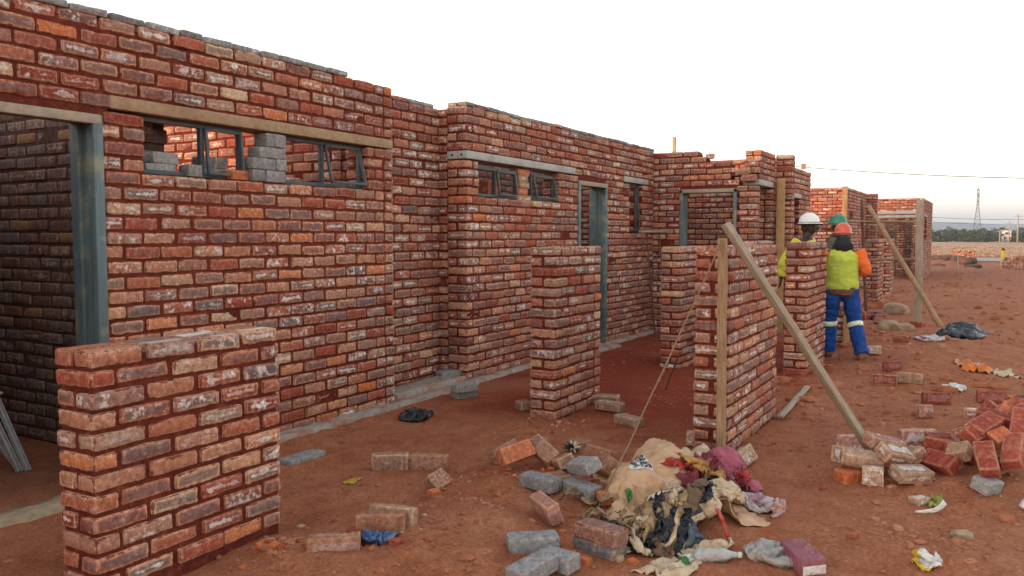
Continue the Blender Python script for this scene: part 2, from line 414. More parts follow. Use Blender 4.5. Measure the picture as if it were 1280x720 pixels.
TPL_SHARP = brick_templates(True, 16, 90.0, 0.0035, 0.45); TPL_LOOSE = brick_templates(True, 20, 130.0, 0.0055, 0.8)
class Bricks:
    def __init__(s): s.V, s.F, s.BLc, s.BR, s.MI, s.n = [], [], [], [], [], 0
    def brick(s, c, ax, half, hi=False, tone=None, mi=0, jit=1.0):
        """c centre; ax 3x3 columns = length, width, height directions"""
        P, F, T = TPL[hi]
        Q = T[rng.integers(len(T))].copy()
        if rng.random() < .5: Q[:, 0] *= -1; fl = True
        else: fl = False
        h = np.array(half)
        Q = Q * h
        a, b, cc = rng.normal(0, 0.010, 3) * jit
        M = np.array(Matrix.Rotation(a, 3, 'Z') @ Matrix.Rotation(b, 3, 'X') @ Matrix.Rotation(cc * .7, 3, 'Y'))
        W = (Q @ M.T) @ np.asarray(ax).T + np.asarray(c)
        br = rng.random(4) if tone is None else np.asarray(tone)
        f = F[:, ::-1] if fl else F
        s.V.append(W); s.F.append(f + s.n); s.BLc.append(P * np.array([-1 if fl else 1, 1, 1])); s.BR.append(np.tile(br, (len(P), 1))); s.MI.append(np.full(len(F), mi)); s.n += len(P)
    def mortar(s, lo, hi_, ax, org, mi=1):
        """box in wall coordinates (along, depth, up)"""
        lo, hi_ = np.array(lo), np.array(hi_)
        P = np.array([(x, y, z) for x in (0, 1) for y in (0, 1) for z in (0, 1)], float)
        W = (lo + P * (hi_ - lo)) @ np.asarray(ax).T + np.asarray(org)
        F = np.array([(0, 1, 3, 2), (4, 6, 7, 5), (0, 4, 5, 1), (2, 3, 7, 6), (0, 2, 6, 4), (1, 5, 7, 3)])
        s.V.append(W); s.F.append(F + s.n); s.BLc.append(P * 0); s.BR.append(np.zeros((8, 4))); s.MI.append(np.full(6, mi)); s.n += 8
    def build(s, name, parent=None, mats=None):
        F = [tuple(f) for a in s.F for f in a.tolist()]
        me = mesh_np(name, np.vstack(s.V), F, True, np.concatenate(s.MI))
        me.polygons.foreach_set('use_smooth', np.concatenate(s.MI) != 1)
        col_attr(me, 'bl', 'FLOAT_VECTOR', np.vstack(s.BLc)); col_attr(me, 'br', 'FLOAT_COLOR', np.vstack(s.BR))
        return new_obj(name, me, parent, mats or [M_BRICK, M_MORTAR, M_GREY])

def wall(B, org, d, L, rows, z0=0.0, openings=(), T=0.222, top=None, cross=(True, True), back=True, tone=None, mi=0, recess=0.010, greytop=None, hi=True, ch=0.084, bl=0.2145, bh=0.0680, jt=0.0170):
    """courses of brick; org (x, y) of the face's start, d the direction along it, the outward normal lies to the side -90 degrees of d when side=+1"""
    d = Vector((d[0], d[1], 0)); n_in = Vector((-d.y, d.x, 0))       # depth direction (into the wall)
    ax = np.array((d, n_in, Vector((0, 0, 1)))).T; axc = np.array((n_in, -d, Vector((0, 0, 1)))).T
    o = Vector((org[0], org[1], 0))
    leafs = [(BW / 2, True)] + ([(T - BW / 2, False)] if back and T > 0.15 else [])
    for r in range(rows):
        zb = z0 + r * ch; zc = zb + ch / 2
        iv = [(0.0, L)]
        for a, b, za, zt in openings:
            if za < zc < zt:
                iv = [q for s_, e_ in iv for q in ((s_, min(e_, a)), (max(s_, b), e_)) if q[1] - q[0] > 0.02]
        for s_, e_ in iv:
            x0, x1 = s_, e_
            cb = []
            if T > 0.15 and r % 2 == 0:
                if cross[0] and s_ < 1e-6: cb.append(s_ + BW / 2); x0 = s_ + BW + jt
                if cross[1] and e_ > L - 1e-6: cb.append(e_ - BW / 2); x1 = e_ - BW - jt
            for sc in cb:
                if top and zc > top(sc): continue
                p = o + d * sc + n_in * (T / 2) + Vector((0, 0, zc)) + n_in * float(rng.normal(0, .002))
                near = hi and math.hypot(p.x, p.y) < 8.5
                B.brick(p, axc, (T / 2, BW / 2, bh / 2), near, tone(sc, zc) if tone else None, mi)
                B.mortar((sc - BW / 2 + (recess if sc < L / 2 else -jt / 2), recess, zb - .15 if r == 0 else zc - ch), (sc + BW / 2 + (jt / 2 if sc < L / 2 else -recess), T - recess, zc), ax, o)
            for dep, front in leafs:
                ph = ((BW + jt) if r % 2 == 0 else 0.0) if cross[0] else -(r % 2) * (bl + jt) / 2
                x = ph + math.floor((x0 - ph) / (bl + jt) + 1e-6) * (bl + jt)
                while x < x1 - 0.02:
                    a, b = max(x, x0), min(x + bl, x1)
                    if x1 - b < 0.035: b = x1
                    x += bl + jt
                    if b - a < 0.03: continue
                    m = (a + b) / 2
                    if top and zc > top(m): continue
                    ln = (b - a) + float(rng.normal(-.001, .0035))
                    p = o + d * (m + float(rng.normal(0, .0018))) + n_in * (dep + float(rng.normal(0, .0036))) + Vector((0, 0, zc + float(rng.normal(0, .0020))))
                    near = front and hi and math.hypot(p.x, p.y) < 8.5 and p.x > 0.5
                    B.brick(p, ax, (ln / 2, BW / 2, bh / 2 * (1 + float(rng.normal(0, .02)))), near, tone(m, zc) if tone else None, mi)
                    if front:
                        B.mortar((a - jt / 2 + (recess + jt / 2 if a - s_ < 1e-6 else 0), recess, zb - .15 if r == 0 else zc - ch), (b + jt / 2 - (recess + jt / 2 if e_ - b < 1e-6 else 0), T - recess, zc), ax, o)
    if greytop:
        a0, a1, th = greytop
        x = a0
        zb = z0 + rows * ch - .008
        while x < a1 - 0.05:
            ln = bl if rng.random() < 0.7 else 0.15
            b = min(x + ln, a1)
            p = o + d * ((x + b) / 2) + n_in * (BW / 2 + float(rng.normal(0, .006))) + Vector((0, 0, zb + th / 2 + float(rng.normal(0, .003))))
            g = rng.random() < 0.72
            B.brick(p, ax, ((b - x) / 2, BW / 2, th / 2), math.hypot(p.x, p.y) < 8.5, None, 2 if g else 0, 2.0)
            B.brick(p + n_in * 0.115, ax, ((b - x) / 2, BW / 2, th / 2), False, None, 2 if g else 0, 2.0)
            x = b + jt

def rough_box(mb, lo, hi, amp=0.012, cell=0.06, seed=0.0, fr=9.0, mi=0):
    lo, hi = np.array(lo, float), np.array(hi, float)
    n = [int(min(80, max(2, (hi[i] - lo[i]) / cell))) for i in range(3)]
    P, F = grid_box(*[np.linspace(-1, 1, k + 1) for k in n])
    h = (hi - lo) / 2
    Q = round_box(P, h, min(0.02, *(h * 0.45))) + (lo + hi) / 2
    V = []
    for q in Q:
        v = Vector(q) * fr + Vector((seed, seed * 1.7, 3))
        w = noise.noise_vector(v) + noise.noise_vector(v * 2.3) * 0.5
        V.append(Vector(q) + w * amp)
    mb.add(V, F, mi)

# ------------------------------------------------------------------ the houses
def house(name_label, loc, group='brick houses going up in a row'):
    return empty('brick_house', loc, name_label, 'house', group)

ROWS = 31
# --- house one: the long wall nearest the camera
h1 = house('nearest roofless brick house, with a doorway and two strip windows under one tan lintel', (0.5, 4.24, 0))
B = Bricks()
F1 = -4.0
wall(B, (F1, 4.24), (1, 0), 9.36, 31, z0=0.0, openings=[(1.85 - F1, 2.80 - F1, -1, 2.103), (3.08 - F1, 5.06 - F1, 1.77, 2.10), (2.87 - F1, 5.36 - F1, 2.10, 2.19)],
     cross=(True, True), greytop=(0.0, 4.84 - F1, 0.04))
B.build('facade_brick_wall', h1)
m = MB(); m.box((2.87, 4.236, 2.106), (5.36, 4.345, 2.178), 0, 0.005); m.box((2.87, 4.352, 2.106), (5.36, 4.46, 2.178), 0, 0.005)
m.build('lintel', M_LINTELT, h1)
B = Bricks(); B.mortar((1.86 - F1, 0.006, 2.062), (2.80 - F1, 0.216, 2.10), np.array(((1, 0, 0), (0, 1, 0), (0, 0, 1))).T, (F1, 4.24, 0))
B.build('mortar_bed', h1)
def door_frame(x0, x1, y0, y1, ztop, parent, zb=0.0):
    """steel frame with deep rebated jambs"""
    m = MB()
    for s, x in ((1, x0), (-1, x1)):
        a, b = sorted((x - s * 0.014, x + s * 0.045)); m.box((a, y0 - 0.012, zb), (b, y0 + 0.05, ztop), 0, 0.004)
        a, b = sorted((x, x + s * 0.030)); m.box((a, y0 + 0.05, zb), (b, y1 + 0.008, ztop), 0, 0.003)
        a, b = sorted((x, x + s * 0.052)); m.box((a, y0 + 0.115, zb), (b, y0 + 0.135, ztop), 0, 0.003)
    f = m.build('door_frame', [M_STEEL], parent)
    m = MB()
    m.box((x0 - 0.004, y0 - 0.014, ztop - 0.05), (x1 + 0.004, y0 + 0.05, ztop + 0.002), 0, 0.004)
    m.box((x0, y0 + 0.05, ztop - 0.03), (x1, y1 + 0.008, ztop), 0, 0.003)
    m.build('frame_head', [M_STEELT], f)
    return f
door_frame(1.86, 2.80, 4.236, 4.46, 2.058, h1)
def window(x0, x1, y, z0, z1, parent, mull, sashes, opened=0.18, mat=None):
    mat = mat or M_STEELD
    m = MB(); t, d = 0.028, 0.035
    m.box((x0, y, z1 - t), (x1, y + d, z1), 0, .002); m.box((x0, y, z0), (x1, y + d, z0 + t), 0, .002)
    m.box((x0, y, z0 + t), (x0 + t, y + d, z1 - t), 0, .002); m.box((x1 - t, y, z0 + t), (x1, y + d, z1 - t), 0, .002)
    for u in mull: m.box((u - t / 2, y, z0 + t), (u + t / 2, y + d, z1 - t), 0, .002)
    f = m.build('window_frame', [mat], parent)
    for a, b, ang in sashes:
        m = MB(); q = 0.02
        ca, sa = math.cos(ang), math.sin(ang)
        H = z1 - z0 - 2 * t
        def P(u, w): return (u, y - 0.006 - sa * w, z1 - t - ca * w)
        m.bar(P(a, 0), P(b, 0), q, q); m.bar(P(a, H), P(b, H), q, q); m.bar(P(a, 0), P(a, H), q, q, up=(0, 1, 0)); m.bar(P(b, 0), P(b, H), q, q, up=(0, 1, 0))
        m.build('sash', [mat], f)
    return f
window(3.08, 3.86, 4.31, 1.765, 2.10, h1, [3.54], [(3.56, 3.84, 0.10)])
window(4.20, 5.06, 4.31, 1.765, 2.10, h1, [4.62], [(4.64, 5.02, 0.24)])
# inside walls of house one
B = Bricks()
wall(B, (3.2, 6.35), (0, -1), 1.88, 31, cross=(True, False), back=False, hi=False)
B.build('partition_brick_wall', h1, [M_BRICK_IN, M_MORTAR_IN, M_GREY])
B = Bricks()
wall(B, (1.45, 7.6), (0, -1), 3.13, 31, cross=(True, False), back=True, hi=False)  # unseen side wall, added to keep low sun out of the doorway room
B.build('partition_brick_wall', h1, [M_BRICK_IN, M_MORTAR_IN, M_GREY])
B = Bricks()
wall(B, (1.69, 6.55), (1, 0), 1.5, 31, cross=(False, False), back=False, hi=False)  # unseen back wall, added so the room behind the doorway stays dark
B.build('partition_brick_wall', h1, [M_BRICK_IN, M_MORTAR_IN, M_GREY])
B = Bricks()
wall(B, (5.14, 8.6), (0, -1), 4.12, 31, cross=(True, False), back=True, hi=False)
B.build('party_brick_wall', h1)
B = Bricks()
wall(B, (F1, 8.6), (1, 0), 9.36, 15, cross=(True, True), hi=False)
B.build('yard_brick_wall', h1)
B = Bricks()
wall(B, (5.12, 4.58), (1, 0), 1.45, ROWS, cross=(False, False), greytop=(0.45, 1.35, 0.04))
B.build('link_brick_wall', h1)
m = MB(); rough_box(m, (2.95, 4.13, -0.12), (6.52, 4.30, 0.035), 0.020, 0.05, 2.0)
rough_box(m, (5.40, 4.26, -0.12), (6.50, 4.56, 0.075), 0.014, 0.06, 8.0)
m.build('footing', M_CONC, h1)

# --- house two
h2 = house('second brick house, with a grey lintel over its window, a steel doorway and slit window', (9, 4.27, 0))
B = Bricks()
wall(B, (6.50, 4.27), (1, 0), 4.94, ROWS, z0=0.02, openings=[(0.20, 1.92, 1.79, 2.115), (0, 2.32, 2.12, 2.21), (2.42, 3.24, -1, 2.115), (4.03, 4.47, 1.47, 2.115), (3.83, 4.70, 2.12, 2.21)], cross=(True, False), greytop=(0.0, 4.94, 0.038))
B.build('facade_brick_wall', h2)
m = MB(); m.box((6.497, 4.262, 2.126), (8.82, 4.372, 2.200), 0, .004); m.box((6.497, 4.378, 2.126), (8.82, 4.49, 2.200), 0, .004)
li = m.build('lintel', M_LINTELG, h2)
for y in (4.325, 4.43):
    m = MB(); m.tube([(6.4945, y, 2.163), (6.499, y, 2.163)], 0.011, 10); m.build('lintel_hole_shade', M_HOLE_SHADE, li)  # near-black discs on the end face, painted shade of the holes
m = MB(); m.box((10.33, 4.264, 2.126), (11.2, 4.372, 2.200), 0, .004); m.box((10.33, 4.378, 2.126), (11.2, 4.49, 2.200), 0, .004); m.build('lintel', M_LINTELG, h2)
B = Bricks(); B.mortar((2.42, 0.006, 2.062), (3.24, 0.216, 2.125), np.array(((1, 0, 0), (0, 1, 0), (0, 0, 1))).T, (6.5, 4.27, 0)); B.build('mortar_bed', h2)
door_frame(8.92, 9.74, 4.266, 4.49, 2.058, h2)
window(6.70, 7.55, 4.33, 1.785, 2.075, h2, [7.12], [(7.14, 7.5, 0.12)])
window(7.86, 8.42, 4.33, 1.785, 2.075, h2, [], [(7.9, 8.38, 0.2)])
window(10.53, 10.97, 4.33, 1.455, 2.115, h2, [], [(10.56, 10.94, 0.06)])
B = Bricks()
wall(B, (6.50, 9.0), (0, -1), 4.50, ROWS, cross=(True, False), back=False, hi=False)
B.build('party_brick_wall', h2)
B = Bricks()
wall(B, (6.74, 5.9), (1, 0), 4.7, ROWS, cross=(False, False), back=False, hi=False)
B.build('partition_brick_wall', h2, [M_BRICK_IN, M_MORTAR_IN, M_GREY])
m = MB(); m.box((8.86, 5.86, 0.0), (8.9, 5.9, 0.05)); rough_box(m, (6.52, 4.18, -0.1), (11.42, 4.33, 0.035), 0.014, 0.06, 4.0)
rough_box(m, (8.95, 4.02, -0.05), (9.7, 4.2, 0.028), 0.012, 0.05, 6.0)
m.build('footing', M_CONC, h2)

# --- house three: wall that faces the camera, then its side
h3 = house('brick house whose ragged end wall faces the camera with an empty steel frame', (11.6, 3.4, 0))
def top3(s):
    v = 4.30 - s
    return 2.66 if v > 3.70 else 2.56 if v > 3.52 else 2.47 if v > 3.12 else 2.42 if v > 3.06 else 2.14
B = Bricks()
wall(B, (11.45, 4.30), (0, -1), 1.5, ROWS, openings=[(0.43, 1.23, 1.0, 2.103), (0.43, 1.23, -1, 1.0)], cross=(False, True), top=top3, hi=False)
B.build('end_brick_wall', h3)
B = Bricks(); B.mortar((0.43, 0.006, 2.062), (1.23, 0.216, 2.10), np.array(((0, -1, 0), (1, 0, 0), (0, 0, 1))).T, (11.45, 4.30, 0)); B.build('mortar_bed', h3)
m = MB()
for y in (3.085, 3.855): m.box((11.43, y - 0.022, 0), (11.68, y + 0.022, 2.055), 0, .004)
f3 = m.build('door_frame', M_STEEL, h3)
m = MB(); m.box((11.43, 3.063, 2.008), (11.68, 3.877, 2.06), 0, .004); m.build('frame_head', M_STEELT, f3)
B = Bricks()
wall(B, (11.685, 2.80), (1, 0), 0.90, ROWS, openings=[(0.0, 0.72, 1.31, 2.10), (-0.05, 0.8, 2.10, 2.19)], cross=(False, False), hi=False, top=lambda s: 2.70)
B.build('side_brick_wall', h3)
m = MB(); m.box((11.62, 2.796, 2.108), (12.46, 3.02, 2.186), 0, .004); m.build('lintel', M_LINTELG, h3)
m = MB(); m.box((11.66, 2.77, 1.292), (12.42, 3.0, 1.322), 0, .004); m.build('sill', M_LINTELG, h3)
B = Bricks()
wall(B, (12.60, 2.80), (0, -1), 0.235, ROWS + 0, cross=(False, False), hi=False)
B.build('buttress_brick_wall', h3)
B = Bricks()
wall(B, (13.1, 5.2), (0, -1), 2.3, ROWS - 2, cross=(False, False), back=False, hi=False)
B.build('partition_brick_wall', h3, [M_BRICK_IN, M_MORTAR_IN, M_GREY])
B = Bricks()
wall(B, (11.45, 9.0), (0, -1), 4.50, ROWS, cross=(True, False), back=False, hi=False); B.build('party_brick_wall', h3)

h4 = house('brick house with a small lintel window just above the white helmet', (14, 2.8, 0))
B = Bricks()
wall(B, (13.0, 2.80), (1, 0), 2.35, 31, openings=[(0.5, 1.38, 1.25, 2.02), (0.4, 1.5, 2.02, 2.10)], cross=(True, True), hi=False, top=lambda s: 2.7 if s < 0.3 else 2.54)
B.build('facade_brick_wall', h4)
m = MB(); m.box((13.4, 2.794, 2.028), (14.5, 3.02, 2.10), 0, .004); m.build('lintel', M_LINTELG, h4)
window(13.5, 14.38, 2.88, 1.26, 2.02, h4, [13.95], [])
B = Bricks(); wall(B, (13.0, 10.5), (0, -1), 7.46, 31, cross=(False, False), back=False, hi=False); B.build('party_brick_wall', h4)  # extended far back, out of view, to shade the next house
B = Bricks(); wall(B, (15.12, 10.5), (0, -1), 7.46, 31, cross=(False, False), back=False, hi=False); B.build('yard_brick_wall', h4)  # also lengthened out of view to block the low sun
h5 = house('brick house with a timber at its pale corner, above the green helmet', (23, 3.1, 0))
B = Bricks()
wall(B, (21.8, 6.0), (0, -1), 2.9, 31, cross=(False, True), back=False, hi=False); B.build('end_brick_wall', h5)
B = Bricks()
wall(B, (22.03, 3.10), (1, 0), 3.2, 31, openings=[(0.15, 0.75, 1.8, 2.02)], cross=(False, False), hi=False); B.build('facade_brick_wall', h5)
B = Bricks(); wall(B, (25.1, 10.0), (0, -1), 6.6, 31, cross=(False, False), back=False, hi=False); B.build('party_brick_wall', h5)  # long unseen wall, added to hold the sun off the farthest house
B = Bricks(); wall(B, (25.4, 3.3), (0, -1), 0.47, 31, cross=(False, False), hi=False); B.build('buttress_brick_wall', h5)
m = MB(); m.bar((21.76, 3.16, 0), (21.76, 3.16, 2.62), 0.12, 0.04); m.build('corner_timber', M_WOOD, h5)
h6 = house('farthest brick house, at the end of the row, wide opening under stacked concrete lintels', (30, 2.5, 0))
B = Bricks()
wall(B, (29.0, 3.6), (0, -1), 1.70, 31, openings=[(0.35, 1.45, -1, 2.22)], cross=(False, True), hi=False); B.build('end_brick_wall', h6)
B = Bricks()
wall(B, (29.23, 1.90), (1, 0), 4.6, 31, openings=[(0.6, 1.6, 1.3, 2.02), (0.4, 1.8, 2.02, 2.10)], cross=(False, True), hi=False); B.build('facade_brick_wall', h6)
m = MB(); m.box((28.985, 2.02, 2.10), (29.1, 3.4, 2.2), 0, .004); m.box((28.96, 2.02, 1.98), (29.06, 3.3, 2.06), 0, .004); m.box((29.63, 1.894, 2.026), (31.03, 2.12, 2.098), 0, .004); m.build('lintel', M_LINTELG, h6)
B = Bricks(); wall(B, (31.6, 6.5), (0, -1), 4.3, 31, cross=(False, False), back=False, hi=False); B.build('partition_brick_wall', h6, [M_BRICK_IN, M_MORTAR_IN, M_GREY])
for py_ in (3.30, 2.75, 2.30):
    B = Bricks(); wall(B, (30.3, py_), (0, -1), 0.222, 26, cross=(True, True), hi=False); B.build('inner_brick_pier', h6)

# --- pillars of the porches
PG = 'free standing brick porch pillars'
def pillar_at(label, x0, x1, y, rows, z0=-0.04, hi=True, recess=0.010, **k):
    B = Bricks()
    wall(B, (x0, y), (1, 0), x1 - x0, rows, z0=z0, hi=hi, recess=recess, ch=CH, bl=BL + .002, bh=.0625, jt=JT - .002, **k)
    # move origin to the pillar's foot
    off = np.array((x0, y, z0))
    B.V = [v - off for v in B.V]
    o = B.build('brick_pillar')
    o.location = off
    return tag(o, label, 'pillar', PG)
pillar_at('waist high red brick pillar nearest the camera, in front of the first doorway', 1.83, 2.765, 2.87, 12, 0.032, recess=0.012)
pillar_at('brick pillar in front of the grey lintel window, with tan bricks at its foot', 5.56, 6.40, 2.85, 17, -0.02, recess=0.012)
pillar_at('brick pillar at the foot of the slit window, beyond the leaning rope', 8.48, 9.28, 2.85, 17, -0.05)
pillar_at('brick pillar with a timber post and leaning brace nailed at its corner', 5.16, 6.50, 1.41, 17, 0.0, T=0.23)
pillar_at('brick pillar between the two workers, standing in front of the white helmet', 8.50, 9.58, 1.56, 17, 0.0)
pillar_at('distant brick pillar behind the rusty steel prop', 17.0, 17.9, 1.85, 17, 0.0, hi=False)
pillar_at('distant brick pillar seen through the timber trestle frame', 20.2, 21.1, 1.95, 17, 0.0, hi=False)
pillar_at('short brick pillar stub behind the legs of the worker in blue trousers', 10.9, 11.7, 1.56, 7, 0.0, hi=False)

# ------------------------------------------------------------------ ground, far country
def axis_coords(lo, hi, fine, far_lo, far_hi, grow=1.12, mx=400):
    a = list(np.arange(lo, hi + 1e-6, fine))
    st = fine; x = a[-1]
    while x < far_hi: st = min(st * grow, mx); x += st; a.append(x)
    st = fine; x = a[0]; pre = []
    while x > far_lo: st = min(st * grow, mx); x -= st; pre.append(x)
    return pre[::-1] + a
gxs = axis_coords(1.4, 11.5, 0.032, -60, 3200, 1.05); gys = axis_coords(-2.2, 4.6, 0.032, -3000, 3000, 1.10)
V = [(x, y, gz(x, y)) for x in gxs for y in gys]
ny = len(gys)
F = [(i * ny + j, (i + 1) * ny + j, (i + 1) * ny + j + 1, i * ny + j + 1) for i in range(len(gxs) - 1) for j in range(ny - 1)]
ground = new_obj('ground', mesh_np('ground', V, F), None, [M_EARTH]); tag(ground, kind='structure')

def sheet(name, x0, x1, y0, y1, z, m, nx=2, nyy=2, amp=0.0):
    V, F = [], []
    for i in range(nx + 1):
        for j in range(nyy + 1):
            x = x0 + (x1 - x0) * i / nx; y = y0 + (y1 - y0) * j / nyy
            V.append((x + amp * noise.noise(Vector((y * 0.08, i * 5, 0))), y, z))
    for i in range(nx):
        for j in range(nyy): F.append((i * (nyy + 1) + j, (i + 1) * (nyy + 1) + j, (i + 1) * (nyy + 1) + j + 1, i * (nyy + 1) + j + 1))
    return tag(new_obj(name, mesh_np(name, V, F), None, [m]), kind='structure')
M_ROAD = m_plain('pale_road', (0.30, 0.27, 0.25), 0.12, 2, 0.9, 0.2, (0.34, 0.22, 0.16), 0.5, 0.2)
M_FIELD = m_plain('dry_field', (0.42, 0.26, 0.165), 0.16, 0.25, 0.95, 0.1, (0.29, 0.14, 0.08), 0.6, 0, 0, None, 0.05)
sheet('road', 52, 60, -200, 260, 0.030, M_ROAD, 6, 120, 1.2)
sheet('field', 66, 300, -500, 500, 0.024, M_FIELD, 30, 60, 2.0)

def hills():
    m = MB(); V, F = [], []
    xs = [2300, 2500, 2750, 3000]; hs = [0, 0.7, 1.0, 0.0]; ys = np.linspace(-2600, 2600, 160)
    for k, x in enumerate(xs):
        for y in ys:
            z = hs[k] * max(4, 34 + 26 * noise.noise(Vector((y / 600, 0, 3))) + 9 * noise.noise(Vector((y / 140, k, 3))))
            V.append((x + 80 * noise.noise(Vector((y / 300, k, 9))), y, z - (3 if hs[k] == 0 else 0)))
    n = len(ys)
    F = [(i * n + j, (i + 1) * n + j, (i + 1) * n + j + 1, i * n + j + 1) for i in range(3) for j in range(n - 1)]
    return tag(new_obj('hills', mesh_np('hills', V, F), None, [M_HILL]), kind='structure')
M_HILL = m_plain('hill_scrub', (0.07, 0.075, 0.05), 0.3, 0.01, 0.95, 0.1, None, 0, 0)
hills()

def leaf_mat(name, c):
    s = NT(name)
    oi = s.n('ShaderNodeTexCoord').outputs['Object']
    n = s.noise(oi, 0.35, 3); n2 = s.noise(oi, 4, 2)
    col = s.ramp(s.math('ADD', s.math('MULTIPLY', n, .6), s.math('MULTIPLY', n2, .4)), [(0.3, tuple(x * .5 for x in c)), (0.55, c), (0.75, (c[0] * 1.7, c[1] * 1.35, c[2] * 1.1))])
    return s.fin(col, 0.8, 0.15)
M_LEAF = leaf_mat('bush_leaf', (0.060, 0.070, 0.032))
M_GRASS = leaf_mat('dry_grass', (0.42, 0.28, 0.185))

def treeline():
    V, F = [], []
    r2 = random.Random(3)
    for k in range(420):
        x = r2.uniform(205, 300); y = r2.uniform(-90, 150)
        if k < 230: y = r2.uniform(-22, 28)
        h = r2.uniform(1.6, 3.5) * (1.1 if x > 250 else 0.85); w = h * r2.uniform(0.5, 0.9)
        for _ in range(110):
            a = r2.uniform(0, 6.283); q = r2.random() ** 0.5; zz = r2.random()
            rr = w * q * math.sin(math.pi * min(1, 0.12 + 0.88 * zz)) ** 0.6
            c = Vector((x + rr * math.cos(a), y + rr * math.sin(a), 0.1 + h * zz))
            s = r2.uniform(0.16, 0.40)
            u = Vector((r2.gauss(0, 1), r2.gauss(0, 1), r2.gauss(0, .7))).normalized(); v = u.orthogonal().normalized()
            v = (Quaternion(u, r2.uniform(0, 6.28)) @ v)
            b = len(V)
            V += [c - u * s, c + v * s * .6, c + u * s, c - v * s * .6]; F.append((b, b + 1, b + 2, b + 3))
    return tag(new_obj('treeline', mesh_np('treeline', V, F, False), None, [M_LEAF]), kind='stuff')
treeline()

def dry_grass():
    V, F = [], []
    r2 = random.Random(5)
    for k in range(9000):
        x = 64 + 70 * r2.random() ** 1.6; y = r2.uniform(-26, 34)
        h = r2.uniform(0.05, 0.14); a = r2.uniform(0, 6.28); w = 0.10
        l = r2.uniform(-.15, .15), r2.uniform(-.15, .15)
        b = len(V)
        V += [(x - w * math.cos(a), y - w * math.sin(a), 0.02), (x + w * math.cos(a), y + w * math.sin(a), 0.02), (x + l[0] + .05 * math.cos(a), y + l[1] + .05 * math.sin(a), h), (x + l[0] - .05, y + l[1], h * .9)]
        F.append((b, b + 1, b + 2, b + 3))
    return tag(new_obj('dry_grass', mesh_np('dry_grass', V, F, False), None, [M_GRASS]), kind='stuff')
dry_grass()

def haze():
    m = bpy.data.materials.new('haze_air'); m.use_nodes = True; t = m.node_tree; t.nodes.clear()
    o = t.nodes.new('ShaderNodeOutputMaterial'); v = t.nodes.new('ShaderNodeVolumePrincipled')
    v.inputs['Color'].default_value = (0.58, 0.67, 0.82, 1); v.inputs['Density'].default_value = 0.00045; v.inputs['Anisotropy'].default_value = 0.0
    t.links.new(v.outputs[0], o.inputs['Volume'])
    lo, hi = (-120, -3350, -8), (3500, 3350, 72)
    V = [(x, y, z) for x in (lo[0], hi[0]) for y in (lo[1], hi[1]) for z in (lo[2], hi[2])]
    F = [(0, 1, 3, 2), (4, 6, 7, 5), (0, 4, 5, 1), (2, 3, 7, 6), (0, 2, 6, 4), (1, 5, 7, 3)]
    return tag(new_obj('haze', mesh_np('haze', V, F, False), None, [m]), kind='stuff')
haze()

# ------------------------------------------------------------------ loose bricks
def PX(px, py, U):
    x, y, w = ray(px, py); t = U / x
    return Vector((U, y * t, EYE + w * t))

LG = 'loose bricks lying on the red earth'
KIND = {'red': M_LRED, 'tan': M_LTAN, 'orange': M_LORANGE, 'pink': M_LPINK, 'dust': M_LDUST, 'grey': M_GREY, 'wall': M_BRICK}
def loose(label, ax_, ay_, bx_, by_, kind='red', roll=0.0, tilt=0.0, lift=0.0, full=True, group=LG, z=0.035, tone=None, frog=False, dims=None, base=None, name=None, cat='brick'):
    """a brick whose long axis runs between two pixels at height z over the ground"""
    A, Bv = G(ax_, ay_, z), G(bx_, by_, z)
    if base is not None: A, Bv = G(ax_, ay_, base), G(bx_, by_, base)
    d = Bv - A; L = d.length; yaw = math.atan2(d.y, d.x)
    c = (A + Bv) / 2
    l = dims[0] if dims else (BL if full is True else (0.115 if full == 'half' else max(0.05, min(BL, L))))
    w_, h_ = (dims[1], dims[2]) if dims else (BW, 0.070)
    P, F, T = TPL_SHARP if kind in ('grey', 'orange') else TPL_LOOSE
    Q = T[rng.integers(len(T))].copy()
    if frog:
        inner = (np.abs(P[:, 0]) < .6) & (np.abs(P[:, 1]) < .3) & (P[:, 2] > .9)
        Q[inner, 2] -= 0.55
    Q = Q * np.array((l / 2, w_ / 2, h_ / 2))
    me = mesh_np('brick', Q, [tuple(f) for f in F.tolist()])
    br = rng.random(4) if tone is None else np.array(tone)
    col_attr(me, 'bl', 'FLOAT_VECTOR', P); col_attr(me, 'br', 'FLOAT_COLOR', np.tile(br, (len(P), 1)))
    o = new_obj(name or ('grey_brick' if kind == 'grey' else 'loose_brick'), me, None, [KIND[kind]])
    M = Matrix.Rotation(yaw, 3, 'Z') @ Matrix.Rotation(-R(tilt), 3, 'Y') @ Matrix.Rotation(R(roll), 3, 'X')
    lowest = min((M @ Vector(q)).z for q in Q)
    zc = gz(c.x, c.y) + lift - lowest - 0.006
    o.matrix_world = Matrix.Translation((c.x, c.y, zc)) @ M.to_4x4()
    return tag(o, label, cat, group)
D = (0.6, 0.95, 0.9, 0.3)           # dark hearted, no bloom
W = (0.5, 0.3, 0.3, 0.97)
